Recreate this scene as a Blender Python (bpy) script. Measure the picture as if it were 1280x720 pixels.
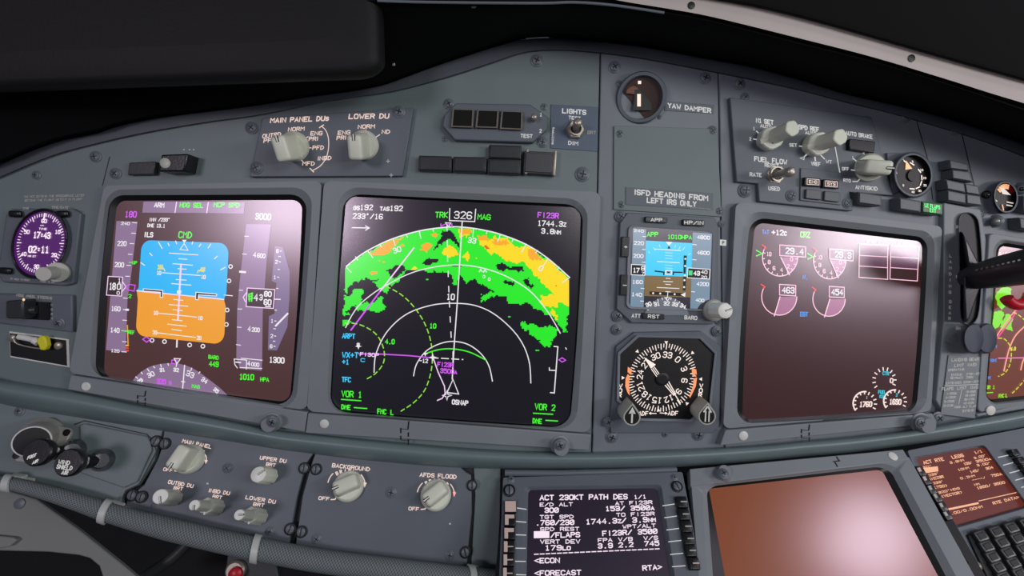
import bpy, bmesh, math, random
from mathutils import Vector, Matrix
S = bpy.context.scene
for o_ in list(bpy.data.objects): bpy.data.objects.remove(o_)
COL = S.collection
PI = math.pi
# ------------------------------------------------------------------ camera
F = 600.0; DIST = 0.33; TILT = math.radians(13)
def nrm(v): return v.normalized()
nf = nrm(Vector((-30/F, -40/F, 1)))
u_c = Vector((0.998, 0.057, 0)); u_c = nrm(u_c - nf*u_c.dot(nf))
v_c = nf.cross(u_c)                       # down
XW = Vector((1,0,0)); UPW = Vector((0, math.sin(TILT), math.cos(TILT))); NW = Vector((0,-math.cos(TILT), math.sin(TILT)))
def c2w(v): return XW*v.dot(u_c) - UPW*v.dot(v_c) - NW*v.dot(nf)
FOOT = Vector((0,0,1.0))
CAM = FOOT - c2w(nf*DIST)
cd = bpy.data.cameras.new('camera'); cam = bpy.data.objects.new('camera', cd); COL.objects.link(cam)
cd.sensor_fit = 'HORIZONTAL'; cd.sensor_width = 36; cd.lens = 36*F/1280; cd.clip_start = 0.005; cd.clip_end = 50
cx_, cy_, cz_ = c2w(Vector((1,0,0))), c2w(Vector((0,1,0))), c2w(Vector((0,0,1)))
cam.matrix_world = Matrix(((cx_.x,-cy_.x,-cz_.x,CAM.x),(cx_.y,-cy_.y,-cz_.y,CAM.y),(cx_.z,-cy_.z,-cz_.z,CAM.z),(0,0,0,1)))
S.camera = cam
# ------------------------------------------------------------------ light
S.view_settings.view_transform = 'Standard'; S.view_settings.look = 'None'
S.view_settings.exposure = 0; S.view_settings.gamma = 1; S.view_settings.use_curve_mapping = False
S.cycles.use_denoising = True
S.cycles.max_bounces = 6
wd = bpy.data.worlds.new('cabin_air'); S.world = wd; wd.use_nodes = True
wd.node_tree.nodes['Background'].inputs[0].default_value = (0.62,0.72,0.85,1); wd.node_tree.nodes['Background'].inputs[1].default_value = 0.075
def area(name, loc, target, sx, sy, power, col):
    l = bpy.data.lights.new(name, 'AREA'); l.shape = 'RECTANGLE'; l.size = sx; l.size_y = sy; l.energy = power; l.color = col
    o = bpy.data.objects.new(name, l); COL.objects.link(o); o.location = loc
    o.rotation_euler = (Vector(target)-Vector(loc)).to_track_quat('-Z','Y').to_euler(); return o
area('dome_light', (0.40,-0.72,1.42), (0.12,0,0.95), 0.34, 0.26, 1.8, (0.95,1.0,0.97))
area('left_side_window', (-0.46,-0.79,1.27), (-0.13,0,1.02), 0.20, 0.15, 1.7, (0.97,0.86,1.0))
area('right_side_window', (0.91,-0.64,1.265), (0.28,0,1.01), 0.36, 0.13, 2.7, (1.0,0.92,0.97))
area('map_light', (0.655,-0.315,1.58), (0.26,-0.07,0.85), 0.15, 0.12, 0.62, (0.95,0.86,1.0))
# ------------------------------------------------------------------ surfaces: planes addressed by the sight line that meets them
def ray(x, y): return c2w(Vector(((x-640)/F, (y-360)/F, 1)))
class Surf:
    def __init__(s, o, n, frame=None): s.o = o.copy(); s.n = nrm(n); s.frame = frame or (lambda x, y: ((1,0),(0,1)))
    def hit(s, x, y, h=0.0):
        d = ray(x, y); return CAM + d*(((s.o + s.n*h - CAM).dot(s.n))/d.dot(s.n))
    def ppm(s, x, y): return (s.hit(x+.5,y)-s.hit(x-.5,y)).length
# in-plane directions of the lettering on the main panel (fitted panel pose)
MP = (-0.0302,-0.0211,0.0569,-1.8988,-0.45,1.9232,599.7,0.1105)
RM = Matrix.Rotation(math.sqrt(sum(a*a for a in MP[:3])), 3, Vector(MP[:3]))
TM = Vector(MP[3:6])
def m_proj(u, v):
    Y = RM @ Vector((u,v,0)) + TM; x, y = Y.x/Y.z, Y.y/Y.z; r = math.hypot(x,y)+1e-9; t = math.atan(r)
    s = t*(1+MP[7]*t*t)/r; return Vector((640+MP[6]*s*x, 360+MP[6]*s*y))
def m_inv(px, py):
    u, v = (px-145)/260, (py-250)/260
    for _ in range(12):
        p = m_proj(u,v); e = 1e-4; a = (m_proj(u+e,v)-p)/e; b = (m_proj(u,v+e)-p)/e
        d = Vector((px,py))-p; det = a.x*b.y-a.y*b.x
        u += (d.x*b.y-d.y*b.x)/det; v += (a.x*d.y-a.y*d.x)/det
    return u, v
def main_frame(x, y):
    u, v = m_inv(x,y); e = 1e-3; p = m_proj(u,v); a = (m_proj(u+e,v)-p); b = (m_proj(u,v+e)-p); L = b.length
    return (a.x/L, a.y/L), (b.x/L, b.y/L)
MAIN = Surf(FOOT, NW, main_frame)
def hinged(p, q, deg, h=0.0, frame=None):
    a, b = MAIN.hit(*p, h), MAIN.hit(*q, h); ax = nrm(b-a)
    n = Matrix.Rotation(math.radians(-deg), 3, ax) @ NW
    if n.z < NW.z: n = Matrix.Rotation(math.radians(deg), 3, ax) @ NW
    return Surf(a, n, frame)
def low_frame(x, y):
    return (0.9, 0.9*(.2-(x-220)*.00036)), (max(-.38,min(.02,-.35+(x-200)*.00074)), 1)
LOW = hinged((25,510),(560,584), 20, 0.001, low_frame)
def homog(q):
    (x0,y0),(x1,y1),(x2,y2),(x3,y3) = q       # TL TR BR BL
    dx1,dx2,dx3 = x1-x2, x3-x2, x0-x1+x2-x3; dy1,dy2,dy3 = y1-y2, y3-y2, y0-y1+y2-y3
    det = dx1*dy2-dx2*dy1; g = (dx3*dy2-dx2*dy3)/det; k = (dx1*dy3-dx3*dy1)/det
    a,b,c = x1-x0+g*x1, x3-x0+k*x3, x0; d,e,f = y1-y0+g*y1, y3-y0+k*y3, y0
    return lambda u, v: ((a*u+b*v+c)/(g*u+k*v+1), (d*u+e*v+f)/(g*u+k*v+1))
def hom_frame(q, aspect=1.0):
    H = homog(q)
    def fr(x, y):
        u = v = .5
        for _ in range(10):
            e = 1e-4; p = H(u,v); a = H(u+e,v); b = H(u,v+e)
            ax,ay,bx,by = (a[0]-p[0])/e,(a[1]-p[1])/e,(b[0]-p[0])/e,(b[1]-p[1])/e; det = ax*by-ay*bx
            dx,dy = x-p[0],y-p[1]; u += (dx*by-dy*bx)/det; v += (ax*dy-ay*dx)/det
            u = max(-.6,min(1.6,u)); v = max(-.6,min(1.6,v))
        L = math.hypot(bx,by); return (ax/L*aspect, ay/L*aspect), (bx/L, by/L)
    return fr
QCDU = [(660.5,612.7),(821.5,610.4),(836.7,720),(658.6,720)]
QLDU = [(886,610.5),(1101,586),(1171.7,720),(906,720)]
QCD2 = [(1144.5,573.6),(1229,558.5),(1281,632),(1194.7,656.7)]
CDUS = hinged((628,590),(855,586), 46, 0.002, hom_frame(QCDU))
LDUS = hinged((862,586),(1130,561), 46, 0.002, hom_frame(QLDU))
CD2S = hinged((1130,562),(1285,532), 34, 0.002, hom_frame(QCD2))
# ------------------------------------------------------------------ materials
def lin(c): return tuple(((x/255)/12.92 if x <= 10 else ((x/255+.055)/1.055)**2.4) for x in c)
MATS = {}
def paint(name, rgb, rough=.5, metal=0.0, grain=.10, bump=.06, scale=900, spec=.5):
    if name in MATS: return MATS[name]
    m = bpy.data.materials.new(name); m.use_nodes = True; nt = m.node_tree; b = nt.nodes['Principled BSDF']
    tc = nt.nodes.new('ShaderNodeTexCoord'); nz = nt.nodes.new('ShaderNodeTexNoise'); nz.inputs['Scale'].default_value = 38; nz.inputs['Detail'].default_value = 5
    nt.links.new(tc.outputs['Object'], nz.inputs['Vector'])
    mx = nt.nodes.new('ShaderNodeMix'); mx.data_type = 'RGBA'; L = lin(rgb)
    mx.inputs[6].default_value = tuple(c*(1-grain) for c in L)+(1,); mx.inputs[7].default_value = tuple(min(1,c*(1+grain)) for c in L)+(1,)
    nt.links.new(nz.outputs['Fac'], mx.inputs[0]); nt.links.new(mx.outputs[2], b.inputs['Base Color'])
    b.inputs['Roughness'].default_value = rough; b.inputs['Metallic'].default_value = metal; b.inputs['Specular IOR Level'].default_value = spec
    if bump:
        n2 = nt.nodes.new('ShaderNodeTexNoise'); n2.inputs['Scale'].default_value = scale; nt.links.new(tc.outputs['Object'], n2.inputs['Vector'])
        bp = nt.nodes.new('ShaderNodeBump'); bp.inputs['Strength'].default_value = bump; bp.inputs['Distance'].default_value = .001
        nt.links.new(n2.outputs['Fac'], bp.inputs['Height']); nt.links.new(bp.outputs['Normal'], b.inputs['Normal'])
    MATS[name] = m; return m
def screen(rgb, rough=.30, spec=.5, k=1.0, tint=(1.0,.80,.96)):
    key = 'screen %d %d %d %.2f %.2f %.2f' % (*rgb, rough, spec, k)
    if key in MATS: return MATS[key]
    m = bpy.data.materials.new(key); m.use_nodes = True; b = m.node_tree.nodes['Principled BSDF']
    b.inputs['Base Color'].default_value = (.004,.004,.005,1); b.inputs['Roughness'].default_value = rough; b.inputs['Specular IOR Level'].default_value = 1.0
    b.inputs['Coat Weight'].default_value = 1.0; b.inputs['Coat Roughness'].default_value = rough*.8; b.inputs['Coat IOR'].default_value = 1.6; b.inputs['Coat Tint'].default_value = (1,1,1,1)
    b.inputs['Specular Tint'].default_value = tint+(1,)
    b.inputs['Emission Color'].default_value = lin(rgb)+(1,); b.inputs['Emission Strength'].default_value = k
    MATS[key] = m; return m
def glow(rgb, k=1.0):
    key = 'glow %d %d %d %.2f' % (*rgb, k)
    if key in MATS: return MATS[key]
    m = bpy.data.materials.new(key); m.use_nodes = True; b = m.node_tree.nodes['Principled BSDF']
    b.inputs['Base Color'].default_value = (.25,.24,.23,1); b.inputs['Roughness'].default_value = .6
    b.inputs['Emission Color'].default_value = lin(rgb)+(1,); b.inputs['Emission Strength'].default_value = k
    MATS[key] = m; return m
GREY = paint('grey panel paint', (121,128,136)); GREEN = paint('green grey panel paint', (112,126,128)); PLATE = paint('blue grey plate paint', (98,106,115))
BEZ = paint('display bezel paint', (132,139,144)); RIM = paint('dark rim paint', (72,77,86)); RIDGE = paint('ledge paint', (110,128,130), .38)
DARK = paint('dark recess', (22,23,26), .6); BLACK = paint('black padded vinyl', (20,19,21), .62, bump=.10, scale=400, spec=.3); GASKET = paint('black gasket', (8,8,10), .35, bump=0)
BUTTON = paint('annunciator cap', (50,52,55), .35); BTNG = paint('grey annunciator cap', (84,91,97), .45); BEIGE = paint('aged ivory knob plastic', (226,230,212), .38, grain=.05)
BEIGE2 = paint('pale knob cap', (240,242,234), .4, grain=.03); KNG = paint('grey knob plastic', (186,189,178), .4)
STEEL = paint('worn steel', (176,168,156), .36, .6, bump=0); SCREWM = paint('painted screw head', (104,112,120), .4); CHROME = paint('chrome', (190,186,190), .22, 1.0, bump=0)
BLKP = paint('black plastic', (24,24,27), .3); WHITE = paint('white paint', (222,222,216), .5, bump=0); TIE = paint('white nylon', (200,204,200), .4, bump=0)
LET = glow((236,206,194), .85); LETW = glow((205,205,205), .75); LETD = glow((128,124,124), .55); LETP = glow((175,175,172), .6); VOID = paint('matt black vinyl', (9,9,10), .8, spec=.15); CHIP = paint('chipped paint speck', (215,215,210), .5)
STRIPM = paint('pale grey trim strip', (182,172,166), .45); ALU = paint('alloy flange', (172,170,164), .4, .15, bump=0); SHEEN = paint('bright rolled edge', (225,224,220), .35, .2, bump=0); DULLC = paint('dark chrome', (150,146,152), .2, 1.0, bump=0)
INK = paint('black ink', (14,14,15), .5, bump=0); LINER = paint('footwell lining', (134,137,134), .6); YEL = paint('yellow tag', (225,220,40), .5); RED = paint('red plastic', (190,20,40), .35)
DIAL = paint('dial face', (22,20,22), .5, bump=0)
# ------------------------------------------------------------------ mesh building
class MB:
    def __init__(s): s.v = []; s.f = []; s.m = []; s.mats = []; s.uv = None
    def mi(s, mat):
        if mat not in s.mats: s.mats.append(mat)
        return s.mats.index(mat)
    def add(s, vs, fs, mat):
        o = len(s.v); i = s.mi(mat); s.v += [Vector(v) for v in vs]
        for f in fs: s.f.append([k+o for k in f]); s.m.append(i)
    def poly(s, sf, pts, h, mat): s.add([sf.hit(x,y,h) for x,y in pts], [list(range(len(pts)))], mat)
    def prism(s, sf, pts, h0, h1, mat, back=True):
        n = len(pts); t = [sf.hit(x,y,h1) for x,y in pts]; b = [p-sf.n*(h1-h0) for p in t]
        fs = [list(range(n))]+[[i,(i+1)%n,(i+1)%n+n,i+n] for i in range(n)]
        if back: fs.append([n+i for i in reversed(range(n))])
        s.add(t+b, fs, mat)
    def loops(s, rings, mat, closed=True, cap0=False, cap1=False):
        n = len(rings[0]); vs = [v for r in rings for v in r]; fs = []
        for k in range(len(rings)-1):
            for i in range(n if closed else n-1):
                j = (i+1)%n; fs.append([k*n+i, k*n+j, (k+1)*n+j, (k+1)*n+i])
        if cap0: fs.append(list(reversed(range(n))))
        if cap1: fs.append([(len(rings)-1)*n+i for i in range(n)])
        s.add(vs, fs, mat)
    def line(s, sf, pts, w, h, mat, closed=False):
        P = [Vector(p) for p in pts]
        if len(P) == 2 and (P[0]-P[1]).length < 1e-6: P = [P[0]-Vector((w*.3,0)), P[0]+Vector((w*.3,0))]
        Q = [P[0]]
        for p in P[1:]:
            if (p-Q[-1]).length > 1e-4: Q.append(p)
        P = Q; n = len(P)
        if n < 2: return
        L = []; R = []
        for i in range(n):
            a = P[i-1] if (i > 0 or closed) else None; b = P[(i+1)%n] if (i < n-1 or closed) else None
            da = nrm(P[i]-a) if a is not None else None; db = nrm(b-P[i]) if b is not None else None
            if da is None: da = db
            if db is None: db = da
            na, nb = Vector((-da.y,da.x)), Vector((-db.y,db.x)); m = na+nb
            m = nrm(m) if m.length > .2 else na
            k = min(1.6, 1/max(.35, m.dot(na)))
            c = P[i].copy()
            if not closed and i == 0: c -= db*w*.35
            if not closed and i == n-1: c += da*w*.35
            L.append(c+m*k*w/2); R.append(c-m*k*w/2)
        vs = [sf.hit(p.x,p.y,h) for p in L]+[sf.hit(p.x,p.y,h) for p in R]
        s.add(vs, [[i,(i+1)%n,(i+1)%n+n,i+n] for i in range(n if closed else n-1)], mat)
    def dash(s, sf, pts, w, h, mat, on, off):
        acc = 0; cur = [pts[0]]; draw = True
        for a, b in zip(pts, pts[1:]):
            a, b = Vector(a), Vector(b); L = (b-a).length; t = 0
            while t < L-1e-6:
                need = (on if draw else off)-acc; stp = min(need, L-t); t += stp; acc += stp; q = a+(b-a)*(t/L)
                if draw: cur.append(tuple(q))
                if acc >= (on if draw else off)-1e-6:
                    if draw: s.line(sf, cur, w, h, mat)
                    draw = not draw; acc = 0; cur = [tuple(q)]
        if draw and len(cur) > 1: s.line(sf, cur, w, h, mat)
    def lathe(s, M, prof, mat, seg=32, flute=0, fd=0.0):
        rings = []
        for r, z in prof:
            rings.append([M @ Vector((r*(1-(fd if flute and (i*flute//seg)%2 else 0))*math.cos(2*PI*i/seg), r*(1-(fd if flute and (i*flute//seg)%2 else 0))*math.sin(2*PI*i/seg), z)) for i in range(seg)])
        s.loops(rings, mat, True, True, True)
    def tube(s, path, r, mat, seg=12, cap=True, uvs=False):
        rings = []; n = len(path); up = None
        for i, p in enumerate(path):
            d = nrm(path[min(n-1,i+1)]-path[max(0,i-1)])
            if up is None: up = NW if abs(d.dot(NW)) < .9 else UPW
            a = nrm(d.cross(up)); up2 = nrm(a.cross(d)); up = up2
            rr = r[i] if isinstance(r, (list,tuple)) else r
            rings.append([p+(a*math.cos(2*PI*k/seg)+up2*math.sin(2*PI*k/seg))*rr for k in range(seg)])
        s.loops(rings, mat, True, cap, cap)
    def rbox(s, M, sx, sy, z0, z1, bev, mat, top=1.0, seg=3):
        bm = bmesh.new(); bmesh.ops.create_cube(bm, size=1)
        for v in bm.verts:
            k = top if v.co.z > 0 else 1.0
            v.co = Vector((v.co.x*sx*k, v.co.y*sy*k, z0 if v.co.z < 0 else z1))
        bmesh.ops.bevel(bm, geom=list(bm.edges), offset=bev, segments=seg, affect='EDGES', profile=.5, clamp_overlap=True)
        bm.verts.index_update(); s.add([M @ v.co for v in bm.verts], [[v.index for v in f.verts] for f in bm.faces], mat); bm.free()
def mesh_of(mb, name, org, smooth=35):
    me = bpy.data.meshes.new(name); me.from_pydata([v-org for v in mb.v], [], mb.f)
    for m in mb.mats: me.materials.append(m)
    me.polygons.foreach_set('material_index', mb.m); me.validate()
    bm = bmesh.new(); bm.from_mesh(me); bmesh.ops.recalc_face_normals(bm, faces=bm.faces[:]) if smooth else None; bm.to_mesh(me); bm.free()
    if smooth:
        me.shade_smooth(); me.set_sharp_from_angle(angle=math.radians(smooth))
    return me
def thing(name, label, cat, at, group=None):
    o = bpy.data.objects.new(name, None); COL.objects.link(o); o.location = at; o.empty_display_size = .01
    o['label'] = label; o['category'] = cat; o['kind'] = 'thing'
    if group: o['group'] = group
    return o
def root(o):
    while o.parent: o = o.parent
    return o
def part(name, mb, parent, bevel=0, smooth=35, label=None):
    org = root(parent).location.copy()
    o = bpy.data.objects.new(name, mesh_of(mb, name, org, smooth)); COL.objects.link(o); o.parent = parent
    if bevel: bev(o, bevel)
    if label: o['label'] = label
    return o
def solo(name, mb, label, cat, bevel=0, smooth=35, group=None, kind=None):
    c = Vector((0,0,0))
    for v in mb.v: c += v
    c /= len(mb.v)
    o = bpy.data.objects.new(name, mesh_of(mb, name, c, smooth)); COL.objects.link(o); o.location = c
    o['label'] = label; o['category'] = cat
    if group: o['group'] = group
    o['kind'] = kind or 'thing'
    if bevel: bev(o, bevel)
    return o
def bev(o, w):
    m = o.modifiers.new('edge', 'BEVEL'); m.width = w; m.segments = 2; m.limit_method = 'ANGLE'; m.angle_limit = math.radians(40)
def frameM(sf, x, y, h=0.0, tip=None, th=None):
    """local frame on a surface; tip, th: where the far end of the axis is and its height"""
    b = sf.hit(x,y,h); N = sf.n if tip is None else nrm(sf.hit(tip[0],tip[1],th)-b)
    r, d = sf.frame(x,y); U = sf.hit(x+r[0]*3,y+r[1]*3,h)-b; U = nrm(U-N*U.dot(N)); V = N.cross(U)
    return Matrix(((U.x,V.x,N.x,b.x),(U.y,V.y,N.y,b.y),(U.z,V.z,N.z,b.z),(0,0,0,1)))
def rotz(a): return Matrix.Rotation(math.radians(a), 4, 'Z')
# ------------------------------------------------------------------ stroke lettering
G = {'A':"06 20 46;14 34",'B':"03 33 42 41 30 00 06 36 45 44 33",'C':"41 30 10 01 05 16 36 45",'D':"00 06 26 35 44 42 31 20 00",'E':"40 00 06 46;03 33",'F':"40 00 06;03 33",
'G':"41 30 10 01 05 16 36 45 43 23",'H':"00 06;40 46;03 43",'I':"20 26",'J':"40 45 36 16 05",'K':"00 06;40 03 46",'L':"00 06 46",'M':"06 00 23 40 46",'N':"06 00 46 40",
'O':"10 30 41 45 36 16 05 01 10",'P':"06 00 30 41 42 33 03",'Q':"10 30 41 45 36 16 05 01 10;34 46",'R':"06 00 30 41 42 33 03;23 46",'S':"41 30 10 01 02 13 33 44 45 36 16 05",
'T':"00 40;20 26",'U':"00 05 16 36 45 40",'V':"00 26 40",'W':"00 16 23 36 40",'X':"00 46;40 06",'Y':"00 23 40;23 26",'Z':"00 40 06 46",
'0':"10 30 41 45 36 16 05 01 10",'1':"11 20 26;16 36",'2':"01 10 30 41 42 06 46",'3':"01 10 30 41 42 33 44 45 36 16 05;13 33",'4':"36 30 04 44",'5':"40 00 02 32 43 45 36 16 05",
'6':"41 30 10 01 05 16 36 45 44 33 03",'7':"00 40 16",'8':"13 02 01 10 30 41 42 33 13 04 05 16 36 45 44 33",'9':"05 16 36 45 41 30 10 01 02 13 43",
'.':"26 26",'/':"06 40",'^':"10 20 21 11 10",':':"22 22;24 24",'-':"03 43",'+':"03 43;21 25",'<':"41 03 45",'>':"01 43 05",'@':"10 30 41 45 36 16 05 01 10;05 41",'(':"30 12 14 36",')':"10 32 34 16",' ':"",'_':"06 46","'":"20 21",'&':"46 11 10 20 21 05 16 26 44"}
PW = {'I':1.0,'1':2.6,'.':1.0,' ':2.6,"'":1.0,'M':4.6,'W':4.8,'/':3.4,'-':3.2,':':1,'(':2,')':2}
def layout(s, mono):
    x = 0; out = []
    for ch in s:
        k = 1.0
        if ch.islower(): k = .74; ch = ch.upper()
        g = G.get(ch, ''); w = 4.0 if mono else PW.get(ch, 4.0)
        sx = 1.0 if mono else (w/4.0 if ch in 'MW' else 1.0); off = 0 if mono or ch in 'MW' else (w-4)/2 if ch in "I1.' :()" else 0
        for st in g.split(';'):
            pts = [((int(p[0])*sx+off)*k+x, 6-(6-int(p[1]))*k) for p in st.split()]
            if pts: out.append(pts)
        x += (w+(1.5 if mono else 1.7))*k
    return out, max(.5, x-(1.5 if mono else 1.7))
def text(mb, sf, s, p0, p1, hpx, w, mat, lift, mono=False, d=None):
    """lettering from the middle of its left end to the middle of its right end (None: natural width, centred on p0)"""
    st, W = layout(s, mono)
    hp0 = hpx
    if d is None: d = sf.frame(*p0)[1]
    hpx = max(hpx-w*.85, hpx*.6); dv = Vector(d)*hpx/6
    if p1 is None:
        r = Vector(sf.frame(*p0)[0])*hpx/6; o = Vector(p0)-r*W/2
    else: D_ = Vector(p1)-Vector(p0); e_ = D_.normalized()*min(w*.42, D_.length*.2); r = (D_-2*e_)/W; o = Vector(p0)+e_
    w = min(w, hp0*(.215 if hp0 >= 5.8 else .185)); o = o-dv*3
    for pts in st: mb.line(sf, [tuple(o+r*x+dv*y) for x,y in pts], w, lift, mat)
def rtext(mb, sf, s, c, r, d, hpx, w, mat, lift, mono=True):
    """lettering centred at c along pixel vectors r (right) and d (down), scaled so the caps are hpx high"""
    st, W = layout(s, mono); hpx = max(hpx-w*.85, hpx*.6); r = Vector(r)*hpx/6; d = Vector(d)*hpx/6; o = Vector(c)-r*W/2-d*3
    for pts in st: mb.line(sf, [tuple(o+r*x+d*y) for x,y in pts], w, lift, mat)
def readouts(parent, sf, items, z, w, lift, name='readout', mono=True):
    for s, p, q, h, mt in items:
        b_ = MB(); text(b_, sf, s, z(*p), z(*q), h, w, mt, lift, mono); part(name, b_, parent, smooth=0)
def Z(x0, y0, k): return lambda x, y: (x0+x/k, y0+y/k)
def mp(z, pts): return [z(*p) for p in pts]
def smooth_path(pts, n=6, closed=False):
    out = []; N = len(pts)
    for i in range(N if closed else N-1):
        g = (lambda k: Vector(pts[k%N])) if closed else (lambda k: Vector(pts[max(0,min(N-1,k))]))
        p0,p1,p2,p3 = g(i-1),g(i),g(i+1),g(i+2)
        for j in range(n):
            t = j/n; out.append(tuple(.5*((2*p1)+(p2-p0)*t+(2*p0-5*p1+4*p2-p3)*t*t+(3*p1-p0-3*p2+p3)*t**3)))
    if not closed: out.append(tuple(pts[-1]))
    return out
def rrect(q, r=.05, n=6, bulge=(0,0,0,0), m=6):
    """rounded quadrilateral TL TR BR BL in the picture's frame"""
    H = homog(q); out = []
    for (cx,cy,a0) in ((r,r,180),(1-r,r,270),(1-r,1-r,0),(r,1-r,90)):
        for i in range(n+1):
            a = math.radians(a0+90*i/n); out.append((cx+r*math.cos(a), cy+r*math.sin(a)))
        nx = {180:(1-r,0),270:(1,1-r),0:(r,1),90:(0,r)}[a0]; p = out[-1]
        out += [(p[0]+(nx[0]-p[0])*k/m, p[1]+(nx[1]-p[1])*k/m) for k in range(1,m)]
    res = []
    for u, v in out:
        x, y = H(u,v); bt,br,bb,bl = bulge
        y += bt*4*u*(1-u)*(1-v)+bb*4*u*(1-u)*v; x += br*4*v*(1-v)*u+bl*4*v*(1-v)*(1-u)
        res.append((x,y))
    return res
def dialmap(c, r, d): return lambda a, p: (c[0]+p*(math.sin(math.radians(a))*r[0]-math.cos(math.radians(a))*d[0]), c[1]+p*(math.sin(math.radians(a))*r[1]-math.cos(math.radians(a))*d[1]))
def ring(dm, p, n=48, a0=0, a1=360): return [dm(a0+(a1-a0)*i/n, p) for i in range(n if a1-a0 == 360 else n+1)]
# ------------------------------------------------------------------ shared fittings
def screw_mesh():
    mb = MB(); I = Matrix.Identity(4); R = .0033
    mb.lathe(I, [(R*1.25,-.0006),(R*1.25,.0004),(R*1.1,.0007)], SCREWM, 24)
    mb.lathe(I, [(R*.95,.0006),(R*.92,.0012),(R*.7,.0017),(R*.3,.0019)], SCREWM, 24)
    for a in (35,125): mb.rbox(rotz(a), R*1.15, R*.22, .0017, .00205, .0001, INK, seg=1)
    return mesh_of(mb, 'screw', Vector((0,0,0)))
SCREW = screw_mesh()
def slot_mesh():
    mb = MB(); I = Matrix.Identity(4); R = .0042
    mb.lathe(I, [(R*1.15,-.0006),(R*1.15,.0012),(R,.0014),(R*.98,.0009)], INK, 24)
    mb.lathe(I, [(R*.82,.0004),(R*.8,.0019),(R*.66,.0023)], SCREWM, 24)
    mb.rbox(I, R*.2, R*1.5, .0020, .0026, .0001, INK, seg=1)
    return mesh_of(mb, 'quarter_turn_fastener', Vector((0,0,0)))
SLOT = slot_mesh()
def put(me, name, parent, sf, x, y, h, k=1.0, ang=None):
    o = bpy.data.objects.new(name, me); COL.objects.link(o); o.parent = parent
    M = frameM(sf, x, y, h) @ rotz(random.uniform(0,90) if ang is None else ang) @ Matrix.Scale(k, 4)
    o.matrix_local = Matrix.Translation(-root(parent).location) @ M; return o
def screws(parent, sf, pts, h=0.0):
    for p in pts: put(SCREW, 'screw', parent, sf, p[0], p[1], h, p[2] if len(p) > 2 else 1.0)
def knob_pointer(parent, sf, base, tip, R, H, ang, name='rotary_knob', mat=None):
    """round skirt with a bar grip and an index line"""
    mat = mat or BEIGE; M = frameM(sf, *base, 0, tip, H); Rm = R*sf.ppm(*base); L = (sf.hit(*tip,H)-sf.hit(*base)).length; A = M @ rotz(ang)
    mb = MB(); mb.lathe(A, [(Rm,0),(Rm,L*.16),(Rm*.94,L*.26),(Rm*.86,L*.32),(Rm*.5,L*.34)], mat, 40)
    k = part(name, mb, parent)
    g = MB(); g.rbox(A, Rm*1.72, Rm*1.02, L*.2, L, Rm*.24, mat, top=.9, seg=4); gr = part('grip', g, k)
    i = MB(); i.rbox(A @ Matrix.Translation((-Rm*.62,0,0)), Rm*.42, Rm*.2, L*.99, L*1.012, Rm*.02, INK, seg=1)
    i.rbox(A @ Matrix.Translation((-Rm*.62,0,0)), Rm*.4, Rm*.09, L*1.0, L*1.02, Rm*.01, BEIGE2, seg=1)
    part('index_mark', i, gr); return k
def knob_round(parent, sf, base, tip, R, H, ang, mat, cap, name='rotary_knob', r2=.94):
    M = frameM(sf, *base, 0, tip, H); Rm = R*sf.ppm(*base); L = (sf.hit(*tip,H)-sf.hit(*base)).length; A = M @ rotz(ang)
    mb = MB(); mb.lathe(A, [(Rm*.8,0),(Rm,L*.05),(Rm*1.0,L*.25),(Rm*r2,L*.93),(Rm*r2*.9,L*.97)], mat, 48, 16, .06); k = part(name, mb, parent)
    c = MB(); c.lathe(A, [(Rm*r2*.9,L*.9),(Rm*r2*.9,L*.985),(Rm*r2*.8,L)], cap, 36); cp = part('knob_cap', c, k)
    i = MB(); i.rbox(A @ Matrix.Translation((-Rm*.42,0,0)), Rm*.85, Rm*.2, L*.99, L*1.02, Rm*.02, INK, seg=1)
    i.rbox(A @ Matrix.Translation((-Rm*.42,0,0)), Rm*.82, Rm*.1, L*1.0, L*1.03, Rm*.01, BEIGE2, seg=1); part('index_mark', i, k); return k
def knob_dual(parent, sf, base, mid, tip, R1, H1, R2, H2, ang, m1, m2, cap, name='rotary_knob', ang2=None):
    M = frameM(sf, *base, 0, mid, H1); Rm = R1*sf.ppm(*base); L = (sf.hit(*mid,H1)-sf.hit(*base)).length; A = M @ rotz(ang)
    mb = MB(); mb.lathe(A, [(Rm,0),(Rm,L*.9),(Rm*.9,L)], m1, 48, 16, .07)
    k = part(name, mb, parent)
    i = MB(); i.rbox(A @ Matrix.Translation((-Rm*.8,0,0)), Rm*.4, Rm*.16, L*.9, L*1.03, Rm*.02, BEIGE2, seg=1); part('index_mark', i, k)
    M2 = frameM(sf, *base, 0, tip, H2); Rn = R2*sf.ppm(*base); L2 = (sf.hit(*tip,H2)-sf.hit(*base)).length; B = M2 @ rotz(ang)
    B = M2 @ rotz(ang if ang2 is None else ang2); g = MB(); g.lathe(B, [(Rn,L*.5),(Rn,L2*.95),(Rn*.9,L2)], m2, 40, 16, .07); gk = part('inner_knob', g, k)
    c = MB(); c.lathe(B, [(Rn*.92,L2*.95),(Rn*.92,L2*1.0),(Rn*.82,L2*1.015)], cap, 32); part('knob_cap', c, gk)
    i = MB(); i.rbox(B @ Matrix.Translation((-Rn*.45,0,0)), Rn*.95, Rn*.3, L2*1.0, L2*1.03, Rn*.02, INK, seg=1); i.rbox(B @ Matrix.Translation((-Rn*.45,0,0)), Rn*.9, Rn*.13, L2*1.01, L2*1.04, Rn*.01, BEIGE2, seg=1); part('index_mark', i, gk); return k
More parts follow.
